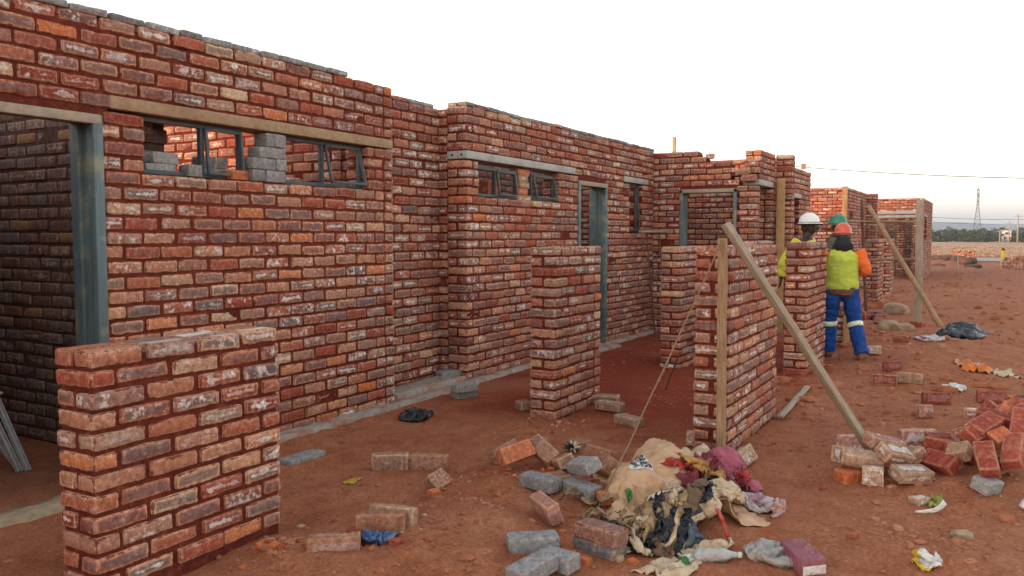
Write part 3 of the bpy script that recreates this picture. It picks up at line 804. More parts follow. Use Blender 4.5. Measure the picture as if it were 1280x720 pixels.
# by the near pillar and the wall
loose('weathered tan brick with a dark grey face, alone on the smooth dirt by the wall', 466, 577, 510, 576, 'tan', 90, tone=(.3, .9, .95, .3))
loose('brown dusty brick end to end with the dark faced brick', 517, 577, 558, 579, 'dust', 90)
loose('broken brown half brick sunk in the dirt ridge', 535, 608, 560, 600, 'dust', 40, 12, -0.02, 'half')
loose('small crumb of brick behind the dark faced brick', 505, 564, 518, 562, 'dust', 20, 0, -0.015, 'half', dims=(0.06, 0.05, 0.04))
loose('orange brown brick standing on edge behind the blue plastic scrap', 449, 672, 504, 671, 'dust', 88, tone=(.1, .2, .2, .2))
loose('dusty tan brick lying behind the orange brown brick on edge', 465, 659, 519, 665, 'tan', 80)
loose('brown brick half buried nearest the foot of the low pillar', 386, 696, 449, 692, 'dust', 90, 0, -0.035)
# the scatter beside the sack
loose('faded tan brick leaning behind the bright orange brick', 606, 584, 654, 566, 'dust', 60, 8, 0.0)
loose('bright orange brick tipped on its edge', 621, 592, 667, 582, 'orange', 62, 8, 0.025)
loose('large dusty brick broken across, behind the grey bricks', 660, 575, 700, 590, 'dust', 30, -20, 0.01)
loose('dusty half brick propped upright behind the bright orange brick', 664, 566, 684, 572, 'dust', 10, 30, 0.01, 'half')
loose('grey cement brick next to the bright orange brick', 652, 607, 700, 620, 'grey', 0, 0, 0.01, tone=(.35, .3, .2, .2))
loose('grey cement brick lying flat closest to the tan sack', 704, 610, 750, 626, 'grey', 0, 0, 0.0, tone=(.55, .3, .2, .2))
loose('grey cement brick tipped on top of another grey brick', 714, 588, 746, 606, 'grey', 20, 14, 0.055, tone=(.75, .3, .2, .2), z=.1)
loose('tan half brick wedged between the grey bricks', 697, 586, 712, 600, 'tan', 20, 15, 0.0, 'half')
loose('small maroon brick piece under the striped tuft', 690, 604, 706, 612, 'dust', 0, 0, -0.01, 'half')
loose('dusty brick slab behind the tipped grey brick', 735, 576, 765, 586, 'dust', 70, 0, 0.0)
loose('dusty brick leaning by the rope beside the sack', 748, 594, 768, 606, 'dust', 50, 20, 0.0, 'half')
loose('half buried brick piece farther back from the striped tuft', 714, 553, 734, 556, 'dust', 0, 0, -0.01, 'half')
loose('round orange brick end showing under the rope', 751, 623, 762, 632, 'orange', 0, 10, 0.0, 'half', dims=(.07, .07, .07))
loose('pink frogged brick lying alone below the grey bricks', 668, 634, 698, 658, 'pink', -70, 0, 0.0, frog=True)
loose('brown grey brick on top of a two brick stack', 726, 656, 778, 672, 'wall', 0, 0, 0.066, tone=(.70, .3, .2, .3), z=.10)
loose('dark grey brick at the bottom of a two brick stack', 724, 672, 776, 688, 'grey', 0, 0, 0.0, tone=(.1, .3, .8, .3))
loose('pale grey brick lying flat beyond two other grey bricks', 640, 687, 691, 684, 'grey', 0, 0, 0, tone=(.5, .3, .2, .2))
loose('grey brick turned corner on to the pale grey brick', 680, 696, 716, 706, 'grey', 0, 0, 0, tone=(.65, .3, .2, .2), dims=(.16, BW, .07))
loose('grey brick with a dark red smear cut by the bottom edge', 650, 722, 682, 708, 'grey', 0, 6, 0.0, tone=(.6, .3, .2, .2))
# between the pillars
loose('tan brick touching the pillar foot, first of three in a row', 741, 497, 774, 499, 'tan', 0, 0, 0)
loose('tan brick in the middle of three in a row', 746, 506, 779, 511, 'tan', 0, 0, 0.01)
loose('tan brick at the end of three in a row, nearest the rope', 770, 519, 803, 527, 'tan', 0, 0, 0)
loose('small tan brick against the back foot of the pillar', 649, 503, 660, 507, 'tan', 0, 0, 0, 'half')
loose('grey cement brick, lower of two stacked by the wall corner', 567, 493, 593, 489, 'grey', 0, tone=(.3, .3, .3, .2))
loose('grey cement brick, upper of two stacked by the wall corner', 567, 485, 593, 481, 'grey', 0, 0, 0.066, tone=(.7, .3, .3, .2), z=.1)
loose('big grey block on the footing in the corner of the wall', 545, 476, 575, 472, 'grey', 0, 0, 0.035, tone=(.45, .3, .3, .2), dims=(.24, .14, .10))
loose('grey concrete slab chip against the footing', 357, 571, 398, 559, 'grey', 0, 0, 0.0, tone=(.6, .2, .2, .5), dims=(.30, .12, .035), name='concrete_chip', cat='concrete chip')
# heap at the foot of the brace
HG = 'bricks heaped round the foot of the long brace'
loose('purple grey brick on which the brace foot rests, topmost there', 1090, 573, 1121, 571, 'pink', 12, -14, 0.075, group=HG, z=.12, tone=(.3, .3, .95, .9))
loose('mottled cream brick reaching out from under the brace', 1042, 577, 1086, 588, 'tan', 75, 4, 0.03, group=HG, z=.08, tone=(.7, .6, .7, .95))
loose('tan brick lying across the cream and orange pieces', 1062, 590, 1092, 592, 'tan', 10, -8, 0.045, group=HG, z=.08)
loose('dull orange half brick at the near edge of the heap', 1049, 604, 1071, 602, 'orange', 0, 0, 0, 'half', HG, tone=(.0, .2, .2, .2))
loose('cream painted brick end under the heap', 1077, 609, 1104, 612, 'tan', 90, 0, 0.0, 'fit', HG, tone=(1, 1, .1, .99))
loose('tan brick with a round hole leaning in the heap', 1103, 596, 1136, 590, 'tan', 30, -14, 0.05, True, HG, z=.09)
loose('tan brick lowest of the heap toward the camera', 1122, 614, 1154, 610, 'tan', 15, -6, 0.0, True, HG)
loose('broken tan brick behind the lowest heap brick', 1130, 592, 1150, 600, 'tan', 20, 10, 0.03, 'half', HG)
loose('whitish brick lying behind the brace', 1052, 560, 1082, 561, 'pink', 80, 0, 0, True, HG, tone=(.9, .8, .2, .98))
loose('flat stone in front of the heap by the white curl', 1140, 630, 1158, 626, 'tan', 0, 0, 0, 'half', HG, dims=(.09, .07, .04), name='stone', cat='stone')
# heap at the edge of the picture
EG = 'red bricks tumbled in a heap at the picture edge'
E = [
 ('pink dusty brick lying apart between the two heaps', 1131, 564, 1161, 564, 'pink', 85, 0, 0, True, None),
 ('long dark red brick sloping down at the near side of the heap', 1153, 588, 1197, 604, 'red', 40, 2, .02, True, (.1, .2, .2, .2)),
 ('red brick standing on edge behind the long sloping brick', 1166, 578, 1196, 584, 'red', 85, 0, .03, True, (.3, .3, .2, .2)),
 ('tan half brick set on the red heap', 1189, 587, 1208, 591, 'tan', 30, 20, .06, 'half', None),
 ('dark red brick flat at the back of the heap', 1166, 566, 1198, 568, 'red', 0, 0, .02, True, (.0, .2, .3, .2)),
 ('dusty red brick with white scuffs across the heap middle', 1196, 566, 1228, 562, 'red', 20, 8, .05, True, (.5, .7, .2, .95)),
 ('big red brick leaning on end at the front of the heap', 1224, 590, 1240, 612, 'red', 10, -28, .06, True, (.3, .5, .3, .6)),
 ('rough red brick leaning at the very edge of the picture', 1272, 586, 1260, 614, 'red', 20, -30, .05, True, (.6, .5, .4, .5)),
 ('orange half brick in the middle of the heap', 1240, 570, 1264, 580, 'orange', 25, -18, .11, 'half', (.5, .6, .2, .2)),
 ('clean orange brick high on the heap', 1243, 556, 1264, 543, 'orange', 40, 18, .13, True, (.3, .2, .2, .2)),
 ('red brick with a white edge leaning at the heap top', 1226, 522, 1260, 536, 'red', 55, -14, .10, True, (.4, .9, .2, .3)),
 ('pink and grey brick standing at the heap top', 1272, 562, 1270, 540, 'pink', 70, 40, .10, True, (.4, .6, .6, .9)),
 ('orange red brick end over the heap at the picture edge', 1258, 525, 1284, 522, 'orange', 20, 5, .12, True, (.1, .2, .2, .2)),
 ('thin pink brick flat behind the heap', 1208, 513, 1242, 516, 'pink', 0, 0, .0, True, (.3, .8, .2, .4)),
 ('pinkish brick at the back corner of the heap', 1254, 512, 1282, 518, 'pink', 10, 0, .05, True, None),
 ('grey tan stone in front of the leaning red brick', 1222, 622, 1244, 618, 'grey', 15, 0, 0, 'half', (.9, .4, .2, .6)),
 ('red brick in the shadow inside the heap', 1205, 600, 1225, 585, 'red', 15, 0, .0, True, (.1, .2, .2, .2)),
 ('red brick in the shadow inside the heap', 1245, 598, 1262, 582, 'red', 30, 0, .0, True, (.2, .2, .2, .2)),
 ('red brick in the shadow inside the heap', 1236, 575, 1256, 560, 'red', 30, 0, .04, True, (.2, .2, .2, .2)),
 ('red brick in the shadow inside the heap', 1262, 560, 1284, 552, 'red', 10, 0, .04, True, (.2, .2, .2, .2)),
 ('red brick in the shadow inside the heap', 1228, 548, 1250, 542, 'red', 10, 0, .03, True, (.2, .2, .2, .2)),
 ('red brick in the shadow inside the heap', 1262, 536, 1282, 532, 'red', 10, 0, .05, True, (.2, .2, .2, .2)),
 ('red brick perched above the leaning front brick of the heap', 1214, 566, 1244, 558, 'red', 25, 12, .13, True, (.3, .3, .2, .3)),
 ('dark red brick lying across the top middle of the heap', 1228, 546, 1262, 550, 'red', 10, -10, .15, True, (.0, .3, .2, .2)),
 ('red brick jutting out at the far top of the heap', 1258, 548, 1286, 538, 'red', 30, 12, .17, True, (.5, .4, .2, .2)),
 ('brown red brick upright among the heap at the picture edge', 1270, 574, 1276, 556, 'red', 10, 35, .10, True, (.6, .3, .3, .3)),
 ('red brick lying crosswise behind the topmost orange brick', 1236, 536, 1262, 528, 'red', 15, 6, .12, True, (.2, .3, .2, .2)),
 ('broken red half brick at the very top of the heap', 1262, 532, 1276, 528, 'red', 30, 20, .20, 'half', (.5, .3, .2, .2)),
 ('red brick face on, between the two leaning front bricks', 1244, 606, 1258, 602, 'red', 75, 10, .01, True, (.15, .3, .2, .2)),
 ('dusty red brick at the back slope of the heap', 1218, 540, 1240, 534, 'red', 10, 14, .06, True, (.7, .6, .2, .5)),
 ('small red half brick on the near slope of the heap', 1208, 578, 1224, 574, 'red', 40, 10, .08, 'half', (.4, .3, .2, .3)),
]
for lb, a, b, c, d, k, ro, ti, li, fu, to in E:
    loose(lb, a, b, c, d, k, ro, ti, li, fu, EG, 0.05 + li, to)
# singles in the open
SG = 'single bricks dropped in the open yard'
S = [
 ('small clean red brick alone beyond the heap', 1227, 496, 1251, 497, 'red', 85, (.2, .1, .2, .1)),
 ('dark red brick sunk in the dirt beyond the pink half brick', 1153, 497, 1188, 498, 'red', 80, (.0, .2, .2, .1)),
 ('pink half brick standing in the open dirt', 1147, 516, 1164, 516, 'pink', 80, None),
 ('red brick end to end with a tan brick near the worker', 1089, 474, 1122, 476, 'red', 85, (.1, .8, .2, .1)),
 ('tan brick end to end with a red brick near the worker', 1123, 474, 1151, 476, 'tan', 80, None),
 ('dark red brick just behind the red and tan pair', 1106, 464, 1124, 462, 'red', 85, (.0, .1, .1, .1)),
 ('tan brick tossed by the boot of the worker', 1078, 446, 1098, 447, 'tan', 60, None),
 ('pale broken brick by the foot of the timber post', 922, 584, 938, 572, 'tan', 60, (.7, .7, .1, .9)),
 ('whitish slab propped at the foot of the post pillar', 860, 552, 900, 556, 'tan', 80, (.9, .8, .3, .98)),
 ('red brick by the boulders under the trestle', 1138, 413, 1155, 415, 'red', 85, (.4, .7, .2, .2)),
 ('red brick, end one of a row behind the blue trousers', 1077, 398, 1094, 397, 'red', 85, (.3, .5, .2, .2)),
 ('red brick, middle one of a row behind the blue trousers', 1091, 399, 1108, 398, 'red', 85, (.4, .5, .2, .2)),
 ('pink brick lying below the brick row behind the blue trousers', 1092, 407, 1106, 410, 'pink', 60, None),
]
for lb, a, b, c, d, k, ro, to in S:
    loose(lb, a, b, c, d, k, ro, 0, 0, 'fit' if 'half' in lb else True, SG, tone=to)

# dry stacked bricks standing in the window openings
def stacked(label, x, y, z, l, w_, h_, kind, tone, yaw=0.0, group='bricks dry stacked in the window openings'):
    P, F, T = TPL_SHARP if kind == 'grey' else TPL_LOOSE
    Q = T[rng.integers(len(T))] * np.array((l / 2, w_ / 2, h_ / 2))
    me = mesh_np('brick', Q, [tuple(f) for f in F.tolist()])
    col_attr(me, 'bl', 'FLOAT_VECTOR', P); col_attr(me, 'br', 'FLOAT_COLOR', np.tile(np.array(tone), (len(P), 1)))
    o = new_obj('grey_brick' if kind == 'grey' else 'stacked_brick', me, None, [KIND[kind]])
    o.location = (x, y, z); o.rotation_euler = (0, 0, yaw)
    return tag(o, label, 'brick', group)
zs = 1.764
for i, (x, l, tn, lb) in enumerate([(3.94, .11, .2, 'small grey brick at the base of the grey window stack'), (4.09, .17, .6, 'grey brick beside the small one at the stack base'),
                                    ]):
    stacked(lb, x, 4.30, zs + .040, l, .12, .078, 'grey', (tn, .3, .3, .3))
stacked('long grey brick of the second layer of the grey window stack', 3.985, 4.30, zs + .120, .205, .12, .078, 'grey', (.4, .3, .3, .3), .03)
stacked('half grey brick ending the second layer of the window stack', 4.14, 4.295, zs + .120, .09, .12, .078, 'grey', (.7, .3, .3, .3), -.02)
stacked('grey brick of the third layer under the block', 4.065, 4.30, zs + .198, .23, .12, .074, 'grey', (.55, .3, .3, .3), -.02)
stacked('square grey block at the top of the window stack under the tan lintel', 4.10, 4.30, zs + .284, .185, .12, .092, 'grey', (.5, .3, .3, .3), .04)
stacked('mid grey brick loose on the sill of the first window', 3.46, 4.33, zs + .040, .10, .10, .074, 'grey', (.35, .3, .3, .3), .05)
stacked('pale grey brick lying low on the sill of the first window', 3.27, 4.40, zs + .036, .20, .10, .072, 'grey', (.9, .3, .2, .3), -.04)
stacked('pale grey brick upper of two on the sill of the first window', 3.31, 4.41, zs + .109, .19, .10, .070, 'grey', (.85, .3, .2, .3), .06)
stacked('dark grey brick behind the first window bar, lower one', 3.66, 4.40, zs + .036, .20, .10, .072, 'grey', (.0, .3, .9, .3), .03)
stacked('dark grey brick behind the first window bar, upper one', 3.68, 4.41, zs + .110, .20, .10, .072, 'grey', (.05, .3, .9, .3), -.05)
stacked('rough orange brick on the sill between grey bricks', 3.80, 4.31, zs + .033, .15, .10, .06, 'orange', (.1, .3, .3, .3), .2)
for i, (x, l, z, kd, lb) in enumerate([
    (7.70, .27, .034, 'tan', 'tan brick at the base of the window stack under the grey lintel'),
    (7.66, .20, .106, 'orange', 'orange brick second from the base of the tan window stack'),
    (7.70, .22, .178, 'tan', 'tan brick in the middle of the tan window stack'),
    (7.67, .17, .246, 'tan', 'short tan brick second from the top of the tan window stack'),
    (7.68, .25, .308, 'orange', 'brick at the top of the tan window stack')]):
    stacked(lb, x, 4.37, zs + z, l, .11, .068, kd, (.3 + .1 * i, .4, .3, .4), .06 * (i % 3 - 1))
stacked('red brick laid flat on the sill of the grey lintel window', 7.20, 4.44, zs + .10, .28, .10, .2, 'red', (.4, .2, .2, .1), .1)
stacked('loose tan brick tilted in the broken corner of the end wall', 11.50, 3.00, 2.29, .2, .1, .07, 'tan', (.3, .3, .2, .2), -1.4, None).rotation_euler = (R(18), R(-5), R(-80))
stacked('grey mortared brick lump in the broken corner of the end wall', 11.53, 2.92, 2.20, .2, .12, .09, 'wall', (.68, .6, .2, .5), -1.5, None)
stacked('brick stuck over the lump at the broken wall corner', 11.60, 2.90, 2.31, .2, .12, .08, 'wall', (.6, .6, .2, .5), -1.5, None)
stacked('grey brick wedged at the broken wall corner by the slit opening', 11.58, 2.87, 2.40, .16, .1, .08, 'wall', (.7, .5, .2, .4), 0.1, None)
stacked('lump of brick lying on the ragged wall top', 11.56, 3.48, 2.525, .12, .10, .07, 'tan', (.8, .8, .2, .97), .6, None)
stacked('brick bat left standing on the fourth house wall', 15.18, 2.9, 2.62, .09, .08, .10, 'tan', (.8, .8, .2, .9), .3, None)

# ------------------------------------------------------------------ rocks, clods
M_SPOIL = m_plain('dark_spoil', (0.10, 0.065, 0.05), .4, 6, .95, .15, (0.22, 0.09, 0.06), .5, .8)
def rock(label, px, py, sx, sy, sz, m, seed=0, name='boulder', cat='boulder', group=None):
    p = G(px, py)
    P, F = grid_box(*[np.linspace(-1, 1, 9)] * 3)
    V = []
    for q in P:
        v = Vector(q); v = v.normalized() * (0.62 + 0.38 * v.length / 1.732 * 1.35)
        n = noise.noise_vector(v * 1.1 + Vector((seed, 0, 0))) * .30 + noise.noise_vector(v * 3 + Vector((seed, 5, 0))) * .10
        v = v + n
        V.append((v.x * sx, v.y * sy, max(-0.5, v.z) * sz))
    o = new_obj(name, mesh_np(name, V, F), None, [m])
    o.location = (p.x, p.y, gz(p.x, p.y) + sz * 0.3); o.rotation_euler = (0, 0, seed * 1.3)
    return tag(o, label, cat, group)
rock('big tan concrete boulder behind the worker in blue trousers', 1120, 394, .24, .16, .15, M_CONCT, 1)
rock('smaller tan boulder in front of the big one', 1110, 419, .15, .12, .11, M_CONCT, 2)
rock('low dusty boulder beside the smaller tan one', 1128, 421, .15, .11, .09, M_CONCT, 4)
rock('brown earth lump behind the big tan boulder', 1092, 386, .30, .22, .13, M_CLOD, 5)
rock('pale fist sized stone lying alone on the open dirt', 1203, 679, .048, .036, .030, M_CONCT, 6, 'stone', 'stone')
rock('small brown stone near the front by the boxes', 1066, 684, .03, .02, .015, M_CLOD, 7, 'stone', 'stone')
rock('rounded stone near the edge below the red heap', 1258, 655, .045, .03, .028, M_CLOD, 8, 'stone', 'stone')
rock('small stone at the corner of the two brick stack', 775, 701, .022, .02, .018, M_CONCT, 9, 'stone', 'stone')

RB = 'dark rubble lumps tipped before the road'
for i, (px_, py_, s_) in enumerate([(1168, 326, .42), (1178, 330, .34), (1188, 325, .46), (1197, 331, .34), (1207, 333, .40), (1216, 337, .30), (1172, 335, .28)]):
    rock('dark lump in the rubble tipped between the last house and the road', px_, py_, s_ * 1.2, s_, s_ * .55, M_SPOIL, 20 + i, 'rubble_lump', 'rubble', RB)

def clods():
    r3 = random.Random(9)
    base = []
    for k in range(8):
        P, F = grid_box(*[np.linspace(-1, 1, 3)] * 3)
        V = []
        for q in P:
            v = Vector(q).normalized()
            v = v * (1 + 0.75 * noise.noise(v * 1.9 + Vector((k * 9, 0, 0))))
            V.append(v)
        base.append((V, F))
    mb = MB()
    spots = [(545, 705, .45, 120), (600, 640, .5, 120), (360, 700, .25, 140), (700, 610, .5, 120), (1110, 610, .45, 110), (1200, 690, .55, 170), (1210, 630, .45, 110), (1120, 430, 1.0, 160),
             (1240, 560, .6, 90), (900, 600, .5, 60), (450, 690, .3, 90), (930, 560, .4, 90), (690, 530, .4, 90), (1060, 470, .8, 90), (1100, 690, .5, 90), (530, 640, .5, 80), (850, 500, .6, 60), (1200, 345, 2.5, 120), (250, 690, .4, 60)]
    def put(x, y, s):
        V, F = base[r3.randrange(8)]
        a = r3.uniform(0, 6.28); ca, sa = math.cos(a), math.sin(a); z = gz(x, y)
        sx, sy, sz = s * r3.uniform(.8, 1.4), s * r3.uniform(.7, 1.1), s * r3.uniform(.5, .8)
        mb.add([(x + (v.x * sx) * ca - (v.y * sy) * sa, y + (v.x * sx) * sa + (v.y * sy) * ca, z + v.z * sz + sz * .25) for v in V], F)
    for px, py, r, n in spots:
        p = G(px, py)
        for _ in range(n):
            q = abs(r3.gauss(0, .6)) * r; a = r3.uniform(0, 6.28)
            d = p.length
            put(p.x + q * math.cos(a), p.y + q * math.sin(a), r3.uniform(.003, .009) + (r3.random() ** 7) * .017 + (0.012 if d > 9 else 0) * r3.random())
    for _ in range(2600):
        x = r3.uniform(1.8, 12); y = r3.uniform(-2.0, 4.0)
        put(x, y, r3.uniform(.002, .0055) + (r3.random() ** 12) * .016)
    for _ in range(2000):
        x = 6.5 + 24 * r3.random() ** 1.4; y = r3.uniform(-3.5, 3) * (.5 + x / 40)
        put(x, y, r3.uniform(.006, .020) + (r3.random() ** 7) * .06)
    return tag(mb.build('dirt_clods', M_CLOD, None, False), kind='stuff')
clods()

def chips():
    r3 = random.Random(21); mb = MB(); P, F = grid_box([-1, 1], [-1, 1], [-1, 1])
    for px_, py_, r, n in [(1210, 600, .5, 90), (1110, 600, .4, 60), (690, 600, .45, 80), (760, 690, .3, 30), (480, 690, .3, 30), (700, 530, .25, 40), (340, 690, .25, 40), (930, 560, .3, 30), (1110, 440, .7, 50), (1160, 490, 1.0, 50), (600, 600, .5, 40), (900, 470, .8, 40)]:
        p = G(px_, py_)
        for _ in range(n):
            q = abs(r3.gauss(0, .7)) * r; a = r3.uniform(0, 6.28); x, y = p.x + q * math.cos(a), p.y + q * math.sin(a)
            s_ = r3.uniform(.003, .010) + (r3.random() ** 6) * .022
            M = Matrix.Rotation(r3.uniform(0, 6.28), 3, 'Z') @ Matrix.Rotation(r3.uniform(-.5, .5), 3, 'X')
            k = [r3.uniform(.5, 1.3) for _ in range(3)]; z = gz(x, y)
            mb.add([Vector((x, y, z + s_ * .25)) + M @ Vector((v[0] * s_ * k[0] * r3.uniform(.7, 1.2), v[1] * s_ * k[1] * r3.uniform(.7, 1.2), v[2] * s_ * .5 * k[2])) for v in P], F, r3.choice((0, 0, 1, 2)))
    return tag(mb.build('brick_chips', [M_CHIPR, M_CHIPT, M_CHIPO], None, False), kind='stuff')
M_CHIPR = m_plain('chip_red', (0.32, 0.07, 0.04), .3, 40); M_CHIPT = m_plain('chip_tan', (0.46, 0.27, 0.17), .3, 40); M_CHIPO = m_plain('chip_orange', (0.48, 0.14, 0.05), .3, 40)
chips()

# ------------------------------------------------------------------ timber
def plank(name, label, cat, A, Bp, w_, t_, m, up=(0, 1, 0), group=None, warp=0.003, rnd=False):
    A, Bp = Vector(A), Vector(Bp); L = (Bp - A).length
    z = (Bp - A).normalized(); u = Vector(up); x = u.cross(z).normalized(); y = z.cross(x)
    n = 14
    if rnd:
        pts = [(warp * 2 * noise.noise(Vector((k * .5, L, 1))), warp * 2 * noise.noise(Vector((k * .5, L, 8))), L * k / n) for k in range(n + 1)]
        V, F = tube(pts, [w_ / 2 * (1 - .15 * k / n) for k in range(n + 1)], 12)
    else:
        e = 1 - .004 / (w_ / 2); e2 = 1 - .004 / (t_ / 2)
        P, F = grid_box([-1, -e, 0, e, 1], [-1, -e2, e2, 1], [-1, -.998] + list(np.linspace(-.9, .9, n)) + [.998, 1])
        Q = round_box(P, (w_ / 2, t_ / 2, L / 2), .004)
        V = []
        for q in Q:
            k = noise.noise_vector(Vector((0, L * 3, q[2] * 2.2))) * warp * 1.6 + noise.noise_vector(Vector((q[0] * 30, q[1] * 30, q[2] * 7))) * warp * .5
            V.append((q[0] + k.x, q[1] + k.y, q[2] + L / 2))
    o = new_obj(name, mesh_np(name, V, F), None, [m])
    o.matrix_world = Matrix.Translation(A) @ Matrix((x, y, z)).transposed().to_4x4()
    return tag(o, label, cat, group)
def gp(x, y, dz=0.0): return Vector((x, y, gz(x, y) + dz))
pp = gp(5.095, 1.432, -0.08)
plank('timber_post', 'upright timber post fixed to the corner of a brick pillar', 'post', pp, (5.085, 1.445, 1.385), .052, .05, M_WOOD)
pb = G(1090, 566, .10)
plank('timber_brace', 'long pale plank leaning from the post top down to the bricks', 'plank', (pb.x, pb.y, .10), (4.985, 1.40, 1.475), .075, .036, M_WOODG, (0, .3, 1))
# rope guy from the post top
def rope(label, A, Bp, r, sag=0.0, name='rope', cat='rope', mat=None, n=18, wob=.006):
    A, Bp = Vector(A), Vector(Bp); pts = []
    for k in range(n + 1):
        t = k / n; p = A.lerp(Bp, t)
        pts.append(p + Vector((wob * noise.noise(Vector((t * 7, A.x, 0))), wob * noise.noise(Vector((t * 7, A.x, 5))), -sag * 4 * t * (1 - t) + wob * noise.noise(Vector((t * 9, A.y, 9))))))
    m = MB(); m.tube([p - A for p in pts], r, 7)
    o = m.build(name, mat or M_ROPE); o.location = A
    return tag(o, label, cat)
ge = G(746, 640, 0.01); ge.z = gz(ge.x, ge.y) + .01
rope('thin rope running slack from the post top down beside the sack', (5.05, 1.44, 1.37), ge, .0048, .02)
gq = G(832, 487); gq.z = gz(gq.x, gq.y) + .01
mid_ = Vector((5.05, 1.44, 1.37)).lerp(ge, .40)
rope('rope tail hanging from the slack guy to the damp soil', gq, PX(850, 440, 6.2), .007, -.0)
pk = PX(977, 306, 12.4)
plank('timber_board', 'tall orange timber board standing against the buttress of the third house', 'board', gp(12.36, pk.y + .01, -.02), PX(976.5, 223, 12.50), .115, .03, M_WOODY, (1, 0, 0))
pq = PX(843, 171, 11.56)
plank('timber_peg', 'short timber upright stuck on the ragged wall top', 'peg', (11.56, pq.y, 2.60), (11.56, pq.y, pq.z), .045, .04, M_WOODY, (1, 0, 0))
# little trestle by the slit window
m = MB()
a = PX(805, 286, 10.7); b = PX(829, 285, 11.2)
t = empty('trestle', (11.0, 3.95, 0), 'small bricklayer trestle of thin sticks beneath the slit window', 'trestle')
m.bar((10.55, 4.12, 1.46), (11.36, 4.05, 1.47), .05, .03); m.build('top_rail', M_WOODG, t)
for x, y, dx in ((10.75, 4.11, .12), (11.15, 4.08, .18)):
    m = MB(); m.bar((x, y, 1.46), (x + dx, y - .1, gz(x, y) - .02), .02, .018, up=(1, 0, 0)); m.build('leg', M_RUST, t)
# trestle frame of poles beyond the workers
PG2 = 'poles of the timber frame beyond the workers'
q = G(1147, 403); zt = PX(1147, 250, q.x).z
plank('timber_post', 'stout grey timber post standing clear of the farthest house', 'post', gp(q.x, q.y, -.1), (q.x, q.y + .02, zt), .11, .09, M_WOODG, (1, 0, 0), PG2)
q2 = G(1083, 391); zt2 = PX(1077, 250, q2.x).z
plank('steel_prop', 'thin rusty steel prop standing behind the worker in the orange helmet', 'prop', gp(q2.x, q2.y, -.1), PX(1077, 250, q2.x), .06, .06, M_RUST, (1, 0, 0), PG2, rnd=True)
q3 = G(1178, 415); e3 = PX(1086, 258, q2.x - .1)
plank('timber_brace', 'long brown pole slanting from the rusty prop to the ground', 'pole', gp(q3.x, q3.y, -.03), e3, .085, .085, M_WOOD, (1, 0, 0), PG2, rnd=True)
plank('timber_brace', 'thin pole slanting beside the long brown pole', 'pole', PX(1122, 326, 17.2), PX(1101, 276, 17.2), .05, .05, M_WOOD, (1, 0, 0), PG2, rnd=True)
plank('timber_rail', 'upper level rail tied between the prop and the grey post', 'rail', PX(1036, 277, 17.0), PX(1148, 277, q.x + .1), .045, .045, M_WOOD, (0, 0, 1), PG2, rnd=True)
plank('timber_rail', 'lower level rail tied between the prop and the grey post', 'rail', PX(1084, 325, q2.x - .06), PX(1148, 324, q.x + .1), .045, .045, M_WOOD, (0, 0, 1), PG2, rnd=True)
qk = G(1051, 441)
plank('timber_peg', 'short orange timber stake between the legs of the worker', 'stake', gp(qk.x + .4, qk.y, -.05), gp(qk.x + .4, qk.y, .42), .07, .04, M_WOODY, (1, 0, 0))
plank('timber_block', 'orange timber offcut standing in the dark doorway behind the low pillar', 'offcut', gp(2.66, 4.20, 0.0), gp(2.66, 4.20, .19), .075, .05, M_WOODY, (0, 1, 0))
plank('timber_strip', 'strip of timber lying beyond the post pillar foot', 'strip', G(975, 521, .02), G(1010, 483, .02), .05, .02, M_WOODG, (0, 0, 1))
M_STEELP = m_plain('pale_galvanised_steel', (0.50, 0.50, 0.49), 0.2, 30, 0.5, 0.4, (0.26, 0.20, 0.15), 0.5, 0.2)
# metal frames leaning in the doorway
t = empty('steel_frame_bundle', (2.75, 5.0, 0), 'bundle of bare steel sections leaning in the dark doorway', 'steel sections')
for A, Bq in (((2.74, 4.95, 0), (2.70, 5.20, .43)), ((2.70, 4.97, 0), (2.625, 5.19, .45)), ((2.72, 5.00, 0), (2.56, 5.22, .40))):
    m = MB(); A, Bq = Vector(A), Vector(Bq)
    m.bar(A, Bq, .034, .006, up=(0, 1, 0)); m.bar(A + Vector((.012, -.012, .0)), Bq + Vector((.012, -.012, 0)), .006, .024, up=(0, 1, 0)); m.bar(A + Vector((-.012, -.012, .0)), Bq + Vector((-.012, -.012, 0)), .006, .024, up=(0, 1, 0))
    m.bar(Bq + Vector((-.03, -.01, .0)), Bq + Vector((.035, -.02, .02)), .03, .012); m.build('steel_section', M_STEELP, t)
m = MB(); rough_box(m, (0.9, 4.05, -.1), (2.85, 4.24, .03), .012, .05, 1.0); 
tag(m.build('doorstep_slab', M_CONCT), 'dusty concrete strip along the threshold of the first doorway', 'doorstep')

